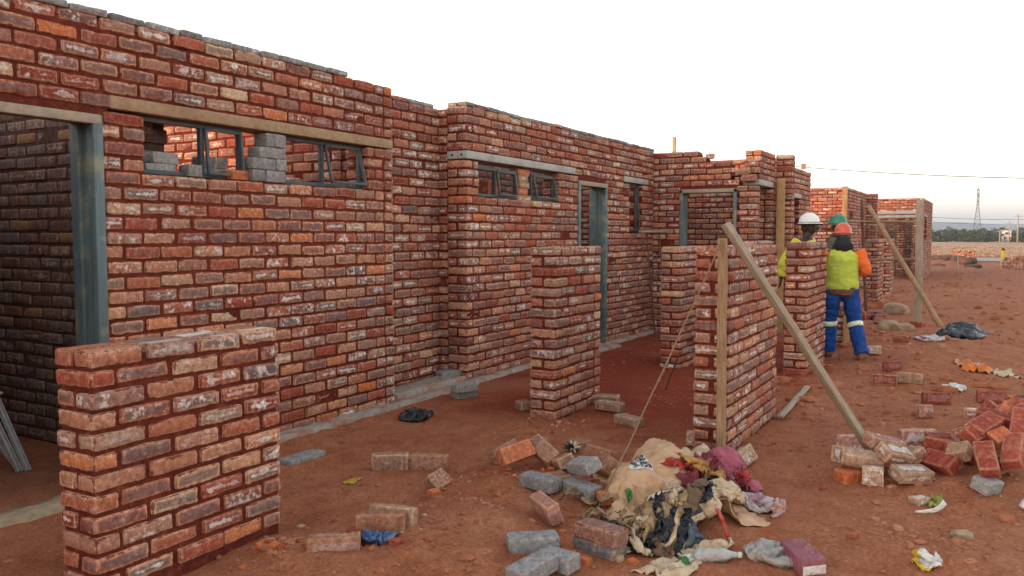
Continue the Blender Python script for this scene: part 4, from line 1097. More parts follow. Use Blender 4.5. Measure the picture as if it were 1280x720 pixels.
# ------------------------------------------------------------------ rubbish
def m_cloth(name, c, var=0.18, stain=EARTHC, amt=0.45, rough=0.8, spec=0.3, trans=0.0, scale=8, crease=0.75):
    s = NT(name); o = s.obj()
    n = s.noise(o, scale, 4, .6); n2 = s.noise(o, 7, 4, .6); wv = s.noise(s.scaled(o, (1, 1, .2)), 160, 2)
    col = s.ramp(n, [(.3, tuple(x * (1 - var) for x in c)), (.7, tuple(min(1, x * (1 + var)) for x in c))])
    if stain: col = s.mix(s.ss(n2, .48, .70, 0, amt), col, stain)
    dv = s.addv(s.scaled(o, (1, 1, 1)), s.scaled(s.noise(o, 9, 2, .5, 1), (.07, .07, .07)))
    h = None
    for sc_, w_ in ((13, 1.0), (34, .45), (80, .2)):
        vo = s.n('ShaderNodeTexVoronoi', feature='F1'); s.l(dv, vo.inputs['Vector']); vo.inputs['Scale'].default_value = sc_
        t_ = s.math('MULTIPLY', vo.outputs['Distance'], w_); h = t_ if h is None else s.math('ADD', h, t_)
    h = s.math('ADD', h, s.math('MULTIPLY', wv, .05))
    s.bump(h, crease, .022)
    return s.fin(col, rough, spec)
C_SACK = m_cloth('woven_sack', (0.55, 0.335, 0.195), .16, (0.36, 0.17, 0.09), .75, crease=.4)
C_CREAM = m_cloth('cream_plastic', (0.58, 0.44, 0.29), .15, (0.40, 0.20, 0.11), .6, .55)
C_PAPER = m_cloth('torn_paper', (0.36, 0.23, 0.12), .4, (0.10, 0.06, 0.04), .85, .8, .3, 0, 14)
C_DARKP = m_cloth('dark_paper', (0.17, 0.10, 0.06), .4, (0.06, 0.045, 0.04), .6)
C_BLACK = m_cloth('black_plastic', (0.012, 0.014, 0.02), .4, (0.10, 0.05, 0.035), .25, .38, .5)
C_PINK = m_cloth('pink_cloth', (0.42, 0.10, 0.14), .18, (0.36, 0.14, 0.10), .3)
C_MAROON = m_cloth('maroon_cloth', (0.20, 0.035, 0.045), .3, (0.12, 0.05, 0.04), .5)
C_RED = m_cloth('red_plastic', (0.40, 0.025, 0.02), .2, EARTHC, .25, .45)
C_GOLD = m_cloth('ochre_cloth', (0.44, 0.22, 0.06), .25, EARTHC, .4)
C_WHITE = m_cloth('white_plastic', (0.68, 0.64, 0.60), .08, (0.48, 0.32, 0.24), .35, .5)
C_GREYP = m_cloth('grey_plastic', (0.36, 0.33, 0.30), .2, EARTHC, .35, .5)
C_BLUE = m_cloth('blue_plastic', (0.07, 0.13, 0.26), .4, (0.34, 0.36, 0.40), .55, .5, .3, 0, 30)
C_BLUEG = m_cloth('slate_cloth', (0.10, 0.125, 0.15), .25, EARTHC, .3)
C_GREEN = m_cloth('green_print', (0.055, 0.16, 0.045), .2, None)
C_LEAFY = m_cloth('pale_green', (0.30, 0.30, 0.07), .3, EARTHC, .3)
C_ORANGE = m_cloth('orange_wrapper', (0.62, 0.17, 0.03), .2, (0.6, 0.5, 0.42), .6, .4, .3, 0, 25)
C_YELL = m_cloth('yellow_print', (0.62, 0.42, 0.04), .15, None)
C_FLOWER = m_cloth('printed_plastic', (0.52, 0.44, 0.42), .1, (0.24, 0.05, 0.10), .9, .5, .3, 0, 20)
C_CLEAR = m_cloth('cloudy_plastic', (0.40, 0.40, 0.40), .1, (0.36, 0.22, 0.15), .4, .3, .5)
C_INK = m_cloth('black_ink', (0.03, 0.028, 0.03), .3, None)

# cloth, film and bags are dropped on the ground with the cloth solver, layer by layer, then kept as plain meshes
RG = 'rubbish dumped beside the post pillar'
LT = 'litter scattered on the yard'
def at(px, py): p = G(px, py); return (p.x, p.y)
LAYERS = {1: [], 2: [], 3: []}
TEMP = []
def collider(o, th=.004):
    o.modifiers.new('hit', 'COLLISION'); o.collision.thickness_outer = th; o.collision.cloth_friction = 25; o.collision.damping = .6
def lump(x, y, h, sx, sy=None, seed=0):
    """something under the cloth that holds it up; taken away afterwards"""
    P, F = grid_box(*[np.linspace(-1, 1, 7)] * 3); V = []
    for q in P:
        v = Vector(q).normalized(); v = v * (1 + .28 * noise.noise(v * 1.6 + Vector((seed, 0, 0))))
        V.append((v.x * sx, v.y * (sy or sx), v.z * h * .75 + h * .3))
    o = new_obj('tmp', mesh_np('tmp', V, F)); o.location = (x, y, gz(x, y)); collider(o); TEMP.append(o)
def sheet_of(layer, name, label, cat, c, a, b, yaw, mats, seed, z0=.12, pre=.02, fr=12, shr=-.12, group=None, res=.013, mat_fn=None, bend=.6, edge=.12, tilt=0.0):
    n, m_ = max(8, int(a / res)), max(6, int(b / res))
    ca, sa = math.cos(yaw), math.sin(yaw); V = []; mid = []
    for i in range(n + 1):
        for j in range(m_ + 1):
            u, v = (i / n - .5), (j / m_ - .5)
            k = 1 + edge * noise.noise(Vector((u * 3, v * 3, seed))) * 2 + edge * noise.noise(Vector((u * 9, v * 9, seed + 3)))
            x, y = u * a * k, v * b * k
            z = z0 + pre * noise.noise(Vector((x * fr, y * fr, seed))) + .5 * pre * noise.noise(Vector((x * fr * 2.4, y * fr * 2.4, seed))) + tilt * u * a
            V.append((x * ca - y * sa, x * sa + y * ca, z)); mid.append((x, y))
    F = [(i * (m_ + 1) + j, (i + 1) * (m_ + 1) + j, (i + 1) * (m_ + 1) + j + 1, i * (m_ + 1) + j + 1) for i in range(n) for j in range(m_)]
    mi = [mat_fn(*np.mean([mid[q] for q in f], axis=0)) for f in F] if mat_fn else None
    o = new_obj(name, mesh_np(name, V, F, True, mi), None, mats if isinstance(mats, list) else [mats])
    o.location = (c[0], c[1], gz(c[0], c[1])); o['n'] = n; o['m'] = m_
    tag(o, label, cat, group); LAYERS[layer].append((o, shr, bend, 0.0)); return o
def bag_of(layer, name, label, cat, c, rx, ry, rz, yaw, mats, seed, shr=-.10, press=.25, group=None, n=15, bend=.8, z0=.0, mat_fn=None):
    P, F = grid_box(*[np.linspace(-1, 1, n)] * 3); V = []
    ca, sa = math.cos(yaw), math.sin(yaw)
    for q in P:
        v = Vector(q).normalized(); k = 1 + .32 * noise.noise(v * 1.5 + Vector((seed, 0, 0))) + .10 * noise.noise(v * 4 + Vector((seed, 3, 0)))
        x, y, z = v.x * rx * k, v.y * ry * k, v.z * rz * k
        V.append((x * ca - y * sa, x * sa + y * ca, z + rz * 1.05 + .012 + z0))
    mi = [mat_fn(*np.mean([P[q] for q in f], axis=0)) for f in F] if mat_fn else None
    o = new_obj(name, mesh_np(name, V, F, True, mi), None, mats if isinstance(mats, list) else [mats])
    o.location = (c[0], c[1], gz(c[0], c[1]))
    tag(o, label, cat, group); LAYERS[layer].append((o, shr, bend, press)); return o
def run_layer(k, frames=46):
    for o, shr, bend, press in LAYERS[k]:
        m = o.modifiers.new('cl', 'CLOTH'); s = m.settings
        s.quality = 5; s.mass = .12; s.tension_stiffness = s.compression_stiffness = 25; s.shear_stiffness = 10; s.bending_stiffness = bend; s.air_damping = 2.5; s.shrink_min = shr
        if press: s.use_pressure = True; s.uniform_pressure_force = press
        c = m.collision_settings; c.use_collision = True; c.distance_min = .004; c.use_self_collision = True; c.self_distance_min = .003; c.collision_quality = 2
        m.point_cache.frame_start = 1; m.point_cache.frame_end = frames + 5
    scene.frame_start = 1; scene.frame_end = frames + 5
    for f in range(1, frames + 1): scene.frame_set(f)
    dg = bpy.context.evaluated_depsgraph_get(); new = []
    for o, *_ in LAYERS[k]: new.append(bpy.data.meshes.new_from_object(o.evaluated_get(dg)))
    for (o, *_), me in zip(LAYERS[k], new):
        o.modifiers.clear(); o.data = me
        me.polygons.foreach_set('use_smooth', np.ones(len(me.polygons), dtype=bool))
        cs = [Vector(v.co) for v in me.vertices]; ns = [Vector(v.normal) for v in me.vertices]; out = []; dm = max(max(c[i] for c in cs) - min(c[i] for c in cs) for i in range(2))
        for c, n0 in zip(cs, ns):
            q = c * 11 + Vector((o.location.x * 3, o.location.y * 3, k))
            q = q + noise.noise_vector(q * .5) * .8
            c_ = (.5 - min(.5, abs(noise.noise(q)) * 1.6)) * .026 + (.5 - min(.5, abs(noise.noise(q * 2.3)) * 1.6)) * .012
            out.extend(c + n0 * ((c_ - .007) * min(1.0, dm / .35)) - Vector((0, 0, .004)))
        me.vertices.foreach_set('co', out); me.update()
        collider(o)
    scene.frame_set(1)

# what they fall on
xs_, ys_ = np.arange(2.3, 6.9, .07), np.arange(-.9, 4.1, .07)
V = [(x, y, gz(x, y)) for x in xs_ for y in ys_]; n_ = len(ys_)
tg = new_obj('tmp', mesh_np('tmp', V, [(i * n_ + j, (i + 1) * n_ + j, (i + 1) * n_ + j + 1, i * n_ + j + 1) for i in range(len(xs_) - 1) for j in range(n_ - 1)])); collider(tg); TEMP.append(tg)
xs_, ys_ = np.arange(6.97, 13.0, .12), np.arange(-.9, 3.1, .12)
V = [(x, y, gz(x, y)) for x in xs_ for y in ys_]; n_ = len(ys_)
tg = new_obj('tmp', mesh_np('tmp', V, [(i * n_ + j, (i + 1) * n_ + j, (i + 1) * n_ + j + 1, i * n_ + j + 1) for i in range(len(xs_) - 1) for j in range(n_ - 1)])); collider(tg); TEMP.append(tg)
HIT = [o for o in scene.objects if o.type == 'MESH' and (o.get('group') in (EG, HG) or o.name.startswith('boulder'))]
for o in HIT: collider(o)

VY = BETA                                  # direction straight away from the camera
lump(4.28, 1.50, .18, .21, .17, 1); lump(4.02, 1.56, .15, .17, .13, 2); lump(4.50, 1.62, .17, .16, .14, 3); lump(4.08, 1.36, .13, .12, .12, 11)
lump(3.66, 1.26, .11, .15, .12, 4); lump(3.80, 1.10, .10, .08, .08, 12)
pk_ = at(905, 606); lump(pk_[0], pk_[1], .17, .10, .09, 5)
mr_ = at(884, 628); lump(mr_[0], mr_[1], .12, .12, .08, 6)
jk_ = at(1200, 430); lump(jk_[0], jk_[1], .13, .26, .14, 7)
dk_ = at(1095, 399); lump(dk_[0], dk_[1], .10, .2, .12, 8)
sack = sheet_of(1, 'empty_sack', 'large crumpled tan woven sack with a printed label strip', 'sack', (4.16, 1.50), 1.02, .62, VY + .12, C_SACK, 1.0, .32, .09, 4, -.17, RG, .0125, None, 1.0, .07)
sheet_of(1, 'pink_cloth', 'folded dusty pink cloth next to the cream bag', 'cloth', pk_, .34, .30, VY - .3, C_PINK, 12.0, .26, .02, 9, -.05, RG, .013, None, 1.5)
bag_of(1, 'paper_sack', 'bulging cream paper sack end in front of the red strip', 'sack', at(879, 664), .105, .13, .065, .5, C_CREAM, 5.0, -.08, .3, RG)
bag_of(1, 'black_bag', 'knotted black plastic bag on the dirt by the wall footing', 'bag', at(521, 521), .135, .10, .062, .2, C_BLACK, 21.0, -.16, .12, LT)
bag_of(1, 'grey_bag', 'grey translucent plastic bag leaning on the maroon box', 'bag', at(972, 702), .09, .12, .075, .3, C_GREYP, 23.0, -.22, .10, LT, 17)
bag_of(1, 'black_jacket', 'dark jacket thrown on the dirt by the slanting pole', 'jacket', at(1199, 431), .34, .20, .07, -.6, C_BLACK, 30.0, -.20, .05, LT)
sheet_of(1, 'grey_cloth', 'grey cloth trailing behind the dark jacket', 'cloth', at(1226, 424), .55, .25, -.5, C_BLUEG, 31.0, .2, .05, 7, -.2, LT, .025)
bag_of(1, 'pink_white_rag', 'whitish pink rag in front of the dark jacket', 'rag', at(1163, 437), .20, .13, .06, .3, C_FLOWER, 32.0, -.2, .05, LT)
sheet_of(1, 'paper_scrap', 'small pale scrap at the edge of the dark jacket', 'paper', at(1190, 438), .18, .09, .9, C_CREAM, 33.0, .2, .03, 10, -.15, LT, .02)
sheet_of(1, 'dark_cloth', 'dark cloth draped among the tan boulders', 'cloth', dk_, .55, .34, .2, C_BLACK, 34.0, .3, .05, 7, -.2, LT, .028)
sheet_of(1, 'orange_wrapper', 'bright orange and silver wrapper on the open dirt', 'wrapper', at(1211, 462), .34, .24, .1, C_ORANGE, 27.0, .12, .07, 9, -.22, LT, .016)
sheet_of(1, 'paper_scrap', 'dirty cream paper scrap beyond the orange wrapper', 'paper', at(1256, 468), .30, .17, .3, C_CREAM, 28.0, .12, .07, 9, -.22, LT, .016)
bag_of(1, 'white_wrapper', 'crumpled whitish wrapper near the dark red brick', 'wrapper', at(1192, 488), .105, .08, .06, .3, C_WHITE, 29.0, -.22, .1, LT, 12)
sheet_of(1, 'blue_plastic', 'crumpled blue plastic scrap in front of the orange brown brick', 'plastic scrap', at(474, 690), .24, .13, .1, C_BLUE, 22.0, .08, .05, 14, -.28, LT, .009)
sheet_of(1, 'snack_wrapper', 'white wrapper with a yellow edge on the open dirt', 'wrapper', at(1191, 704), .12, .16, .5, [C_WHITE, C_YELL], 25.0, .07, .03, 13, -.14, LT, .008, lambda x, y: int(x > .035 or y > .062))
sheet_of(1, 'green_leaf', 'yellow green leaf scrap beside the white curl', 'leaf', at(1172, 638), .10, .07, .3, C_LEAFY, 26.0, .06, .04, 15, -.2, LT, .008)
sheet_of(1, 'yellow_leaf', 'mustard yellow leaf litter on the bare dirt near the wall', 'leaf', at(440, 602), .10, .07, .2, m_cloth('mustard', (.44, .28, .03), .25, EARTHC, .5), 38.0, .05, .02, 15, -.1, LT, .008)
p = G(1212, 551); sheet_of(1, 'white_bag', 'bright white plastic bag on top of the red brick heap', 'bag', (p.x, p.y), .36, .14, -.75, C_WHITE, 35.0, .26, .04, 9, -.2, LT, .012)
p = G(1206, 574); sheet_of(1, 'plastic_film', 'cloudy plastic film caught in the red brick heap', 'plastic film', (p.x, p.y), .22, .16, -.2, C_CLEAR, 36.0, .26, .04, 9, -.2, LT, .012)
bag_of(1, 'white_bag', 'long white plastic bag in front of the red brick heap', 'bag', at(1266, 633), .20, .075, .04, -.75, C_WHITE, 37.0, -.2, .1, LT, 15)
run_layer(1)
lump(3.70, 1.20, .16, .07, .06, 14)
torn = sheet_of(2, 'torn_bag', 'torn brown paper bag with black lining in front of the tan sack', 'bag', at(836, 668), .46, .36, VY - .9, [C_PAPER, C_BLACK, C_CREAM, C_DARKP], 3.0, .30, .07, 7, -.20, RG, .012,
         lambda x, y: (2 if y < -.155 + .02 * noise.noise(Vector((x * 20, 0, 1))) else 1 if y < -.115 + .04 * noise.noise(Vector((x * 14, 0, 2))) or x > .21 else 0), .5, .16)
csh = sheet_of(2, 'plastic_sheet', 'cream plastic sheet with a green print, trailing toward the camera', 'plastic sheet', at(868, 706), .42, .16, VY - 1.05, C_CREAM, 9.0, .16, .03, 10, -.14, RG, .011)
sheet_of(2, 'maroon_cloth', 'maroon and red rags bunched between sack and pink cloth', 'rags', mr_, .36, .24, VY - .6, [C_MAROON, C_RED, C_BLACK], 14.0, .30, .06, 9, -.2, RG, .012,
         lambda x, y: 1 if noise.noise(Vector((x * 15, y * 15, 3))) > .22 else (2 if noise.noise(Vector((x * 12, y * 12, 9))) > .22 else 0))
bag_of(2, 'printed_bag', 'white plastic bag with a maroon pattern, at the heap end', 'bag', at(921, 641), .085, .10, .065, .4, C_FLOWER, 16.0, -.22, .15, RG)
sheet_of(2, 'pink_cloth', 'crumpled pink cloth below the folded pink one', 'cloth', at(913, 620), .24, .18, .6, C_PINK, 13.0, .28, .05, 10, -.2, RG, .011)
sheet_of(2, 'pink_wrapper', 'pale pink wrapper at the outer end of the rubbish', 'wrapper', at(908, 648), .18, .07, .1, m_cloth('pale_pink', (.50, .30, .28), .1), 17.0, .1, .02, 13, -.12, RG, .010)
bag_of(2, 'plastic_bag', 'full cream plastic bag behind the tan sack', 'bag', (4.72, 1.50), .15, .15, .12, .3, C_CREAM, 11.0, -.10, .35, RG, 17, .8, .02)
sheet_of(2, 'maroon_cloth', 'dark maroon cloth hanging over the outer side of the rubbish', 'cloth', at(908, 630), .30, .22, VY - .8, C_MAROON, 41.0, .30, .06, 9, -.2, RG, .012)
run_layer(2)
sheet_of(3, 'ochre_cloth', 'ochre yellow cloth strip beside the red plastic strip', 'cloth', at(887, 640), .32, .10, VY + .25, C_GOLD, 15.0, .34, .03, 12, -.14, RG, .011)
bag_of(3, 'foam_lump', 'knobbly beige foam lump lying on the torn bag', 'foam', at(849, 652), .07, .055, .045, .3, m_cloth('foam', (0.52, 0.36, 0.25), .25, (0.3, .14, .08), .5, .9, .2, 0, 30), 6.0, -.05, .5, RG, 13, 3, .22)
sheet_of(3, 'rag', 'slate blue rag tucked beside the cream paper sack', 'rag', at(858, 676), .14, .10, .4, C_BLUEG, 7.0, .30, .04, 11, -.16, RG, .011)
sheet_of(3, 'plastic_shard', 'bright white plastic shard on top of the torn bag', 'plastic shard', at(841, 664), .15, .05, VY - .95, C_WHITE, 8.0, .30, .006, 11, -.0, RG, .010, None, 6)
sheet_of(3, 'plastic_scrap', 'small green scrap against the bright white shard', 'plastic scrap', at(829, 655), .09, .045, VY - .95, C_GREEN, 8.5, .32, .01, 11, -.05, RG, .009, None, 3)
sheet_of(3, 'rag', 'scrap of red cloth showing in a fold of the tan sack', 'rag', at(842, 628), .13, .07, .9, C_RED, 18.0, .34, .03, 12, -.12, RG, .010)
sheet_of(3, 'bag_lining', 'strip of black and cream lining trailing from the torn bag', 'plastic strip', at(800, 686), .44, .10, VY - 1.0, [C_BLACK, C_CREAM], 4.0, .30, .03, 12, -.16, RG, .011, lambda x, y: int(y < -.014))
SCR = []
for i in range(11):
    a_ = VY - .9 + random.uniform(-.35, .35); cx_, cy_ = at(834 + random.uniform(-34, 34), 664 + random.uniform(-14, 20))
    SCR.append(sheet_of(3, 'paper_layer', None, None, (cx_, cy_), random.uniform(.20, .36), random.uniform(.035, .085), a_, [[C_PAPER, C_DARKP, C_CREAM, C_BLACK][(0, 2, 0, 1, 3, 0, 2, 1, 0, 3, 0)[i]]], 50.0 + i, .34 + .03 * i, .04, 11, -.22, None, .011))
SC2 = []
for i in range(7):
    cx_, cy_ = at(886 + random.uniform(-16, 22), 622 + random.uniform(-12, 18))
    SC2.append(sheet_of(3, 'cloth_strip', None, None, (cx_, cy_), random.uniform(.18, .32), random.uniform(.05, .10), VY + random.uniform(-.9, .3), [[C_RED, C_MAROON, C_GOLD, C_PINK][(1, 0, 1, 2, 3, 1, 0)[i]]], 70.0 + i, .38 + .03 * i, .04, 11, -.2, None, .011))
run_layer(3)
for o in SCR: o.parent = torn; o.matrix_parent_inverse = torn.matrix_basis.inverted()
mrn = next(o for o in scene.objects if o.get('label', '').startswith('maroon and red rags'))
for o in SC2: o.parent = mrn; o.matrix_parent_inverse = mrn.matrix_basis.inverted()
for o in TEMP: bpy.data.objects.remove(o)
ALLCL = [o for k in LAYERS for o, *_ in LAYERS[k]]
for o in HIT + ALLCL: o.modifiers.clear()
for k in LAYERS:
    for o, shr, bend, press in LAYERS[k]:
        if press == 0.0:
            sdm = o.modifiers.new('thick', 'SOLIDIFY'); sdm.thickness = .003; sdm.offset = 0

def on_sheet(o, u, v, lift):
    """point of the fallen sheet at (0..1, 0..1), a little above it"""
    n, m_ = o['n'], o['m']; x, y = min(max(u, 0), .9999) * n, min(max(v, 0), .9999) * m_
    i, j = int(x), int(y); fx, fy = x - i, y - j; vs_ = o.data.vertices
    q = [vs_[i * (m_ + 1) + j], vs_[(i + 1) * (m_ + 1) + j], vs_[(i + 1) * (m_ + 1) + j + 1], vs_[i * (m_ + 1) + j + 1]]
    w_ = [(1 - fx) * (1 - fy), fx * (1 - fy), fx * fy, (1 - fx) * fy]
    p = Vector(); nn = Vector()
    for a, b in zip(q, w_): p += a.co * b; nn += a.normal * b
    nn.normalize()
    if nn.z < 0: nn = -nn
    return p + nn * lift
def patch_on(o, name, rects, lift, m, cell=.012):
    V, F = [], []; la, lb = 1.0, .6
    for (u0, u1, v0, v1) in rects:
        a, b_ = max(1, int((u1 - u0) * o['n'] * 1.0) + 1), max(1, int((v1 - v0) * o['m']) + 1); b = len(V)
        for i in range(a + 1):
            for j in range(b_ + 1): V.append(on_sheet(o, u0 + (u1 - u0) * i / a, v0 + (v1 - v0) * j / b_, lift))
        for i in range(a):
            for j in range(b_): F.append((b + i * (b_ + 1) + j, b + (i + 1) * (b_ + 1) + j, b + (i + 1) * (b_ + 1) + j + 1, b + i * (b_ + 1) + j + 1))
    c = new_obj(name, mesh_np(name, V, F), None, [m]); c.parent = o
    return c
LBL = (.40, .66, .60, .76)
patch_on(sack, 'label_strip', [LBL], .0035, C_WHITE)
rl = random.Random(4); rects = []
def glyph(x, y, w_, h_):
    t = w_ * .3; k = rl.randrange(5)
    bars = {0: [(0, t, 0, h_), (w_ - t, w_, 0, h_), (0, w_, h_ * .4, h_ * .6)], 1: [(0, w_, 0, h_ * .2), (0, w_, h_ * .4, h_ * .6), (0, w_, h_ * .8, h_), (0, t, .5 * h_, h_), (w_ - t, w_, 0, .5 * h_)],
            2: [(0, t, 0, h_), (w_ - t, w_, 0, h_), (0, w_, 0, h_ * .2), (0, w_, h_ * .8, h_)], 3: [(0, t, 0, h_), (t, w_, h_ * .3, h_ * .6), (w_ - t, w_, 0, h_)], 4: [(w_ * .3, w_ * .7, 0, h_)]}[k]
    rects.extend((x + a, x + b, y + c, y + d) for a, b, c, d in bars)
x = LBL[0] + .012
while x < LBL[1] - .03: glyph(x, LBL[2] + .012, .026, .065); x += .034
x = LBL[0] + .014
while x < LBL[1] - .02: glyph(x, LBL[2] + .10, .011, .035); x += .0155
patch_on(sack, 'label_print', rects, .0055, C_INK)
patch_on(csh, 'green_print', [(.40, .52, .30, .75)], .0035, C_GREEN); patch_on(csh, 'white_print', [(.47, .56, .30, .58)], .0055, C_WHITE)

# bottle, carton and other solid pieces
bp = G(888, 694, .03); bq = G(908, 694, .03)
m = MB(); ax_ = (bq - bp).normalized()
m.tube([Vector((0, 0, 0)) + ax_ * t for t in (0, .012, .06, .13, .16, .185, .19)], [.012, .030, .031, .029, .016, .011, .011], 16)
bt = m.build('plastic_bottle', C_CLEAR); bt.location = (bp.x - ax_.x * .07, bp.y - ax_.y * .07, gz(bp.x, bp.y) + .026); tag(bt, 'cloudy plastic bottle lying behind the cream plastic sheet', 'bottle', RG)
m = MB(); m.tube([ax_ * .188, ax_ * .205], .013, 14); cp = m.build('bottle_cap', C_WHITE); cp.parent = bt
A = G(896, 636, .16); Bq = G(911, 676, .03)
m = MB(); n_ = 10
pts = [A.lerp(Bq, k / n_) + Vector((0, 0, .018 * math.sin(math.pi * k / n_))) - A for k in range(n_ + 1)]
m.tube(pts, [(.030 + .008 * math.sin(k * 2), .007) for k in range(n_ + 1)], 10)
o = m.build('red_strip', C_RED); o.location = A; tag(o, 'stiff bright red plastic strip slanting out of the heap', 'plastic strip', RG)
tp = G(716, 573); m = MB()
for k in range(30):
    a = random.uniform(0, 6.28); e_ = random.uniform(.15, 1.2); L = random.uniform(.05, .085)
    p = Vector((math.cos(a) * math.cos(e_), math.sin(a) * math.cos(e_), math.sin(e_))) * L
    V, F = tube([(0, 0, .01), p * .5 + Vector((0, 0, .015)), p], [.006, .008, .002], 6); m.add(V, F, k % 2)
o = m.build('striped_tuft', [C_BLACK, C_CREAM]); o.location = (tp.x, tp.y, gz(tp.x, tp.y)); tag(o, 'spiky black and cream tuft behind the grey bricks', 'tuft')
bx = G(1003, 712); m = MB(); m.box((-.055, -.10, 0), (.055, .10, .075), 0, .006); bo = m.build('carton', m_cloth('maroon_card', (.26, .085, .105), .1, EARTHC, .3, .6, .3, 0, 4)); bo.location = (bx.x, bx.y, gz(bx.x, bx.y) - .004); bo.rotation_euler = (R(4), R(-3), R(-52)); tag(bo, 'maroon cardboard carton lying beside the grey plastic bag', 'carton', LT)
m = MB(); m.box((-.05, -.1018, .012), (.05, -.1003, .05), 0, .0007); pn = m.build('white_panel', C_WHITE); pn.parent = bo
m = MB(); p = G(1144, 650)
pts = [Vector((0, 0, .006)), Vector((.06, -.015, .008)), Vector((.11, -.03, .02)), Vector((.15, -.03, .05))]
m.tube([Vector(q_) for q_ in spline(pts, 4)], [(.006 + .012 * k / 12, .0025) for k in range(13)], 8); o = m.build('white_curl', C_WHITE); o.location = (p.x, p.y, gz(p.x, p.y)); o.rotation_euler = (0, 0, .35 - 1.1); tag(o, 'curled white plastic strip below the small heap', 'plastic strip', LT)
p = G(1266, 498); m = MB(); m.tube([(0, 0, .02), (.25, -.35, .03)], .012, 8); o = m.build('stick', M_STEELD); o.location = (p.x, p.y, gz(p.x, p.y)); tag(o, 'dark rod with an orange tip lying at the picture edge', 'rod', LT)
m = MB(); m.tube([(-.03, .042, .0175), (.004, -.006, .02)], .015, 8); q_ = m.build('orange_tip', C_ORANGE); q_.parent = o

# ------------------------------------------------------------------ people
def evaluated(o):
    dg = bpy.context.evaluated_depsgraph_get()
    me = bpy.data.meshes.new_from_object(o.evaluated_get(dg))
    return me
def remeshed(mb, voxel, smooth=3):
    me = mesh_np('tmp', mb.V, mb.F)
    o = bpy.data.objects.new('tmp', me); COL.objects.link(o)
    r_ = o.modifiers.new('r', 'REMESH'); r_.mode = 'VOXEL'; r_.voxel_size = voxel
    s_ = o.modifiers.new('s', 'SMOOTH'); s_.iterations = smooth; s_.factor = .5
    out = evaluated(o)
    bpy.data.objects.remove(o)
    out.polygons.foreach_set('use_smooth', np.ones(len(out.polygons), dtype=bool))
    return out
def loft(mb, rows, n=20, k=4):
    """rows: (x, y, z, rx, ry)"""
    S = spline(rows, k)
    V, F = tube([Vector(r_[:3]) for r_ in S], [(max(r_[3], .001), max(r_[4], .001)) for r_ in S], n)
    mb.add(V, F)
M_SKIN = m_plain('dark_skin', (0.042, 0.021, 0.014), .12, 20, .55, .4, None, 0, .1)
M_EYE = m_plain('eye_white', (0.6, 0.58, 0.54), .02, 5, .3, .5, None, 0, 0)
M_LIP = m_plain('lip', (0.10, 0.035, 0.03), .1, 20, .5, .4, None, 0, 0)
M_BOOT = m_plain('dusty_boot', (0.13, 0.075, 0.05), .3, 20, .9, .2, EARTHC, .6, .3)
M_BAND = m_plain('reflective_band', (0.72, 0.74, 0.50), .06, 20, .4, .5, None, 0, 0)

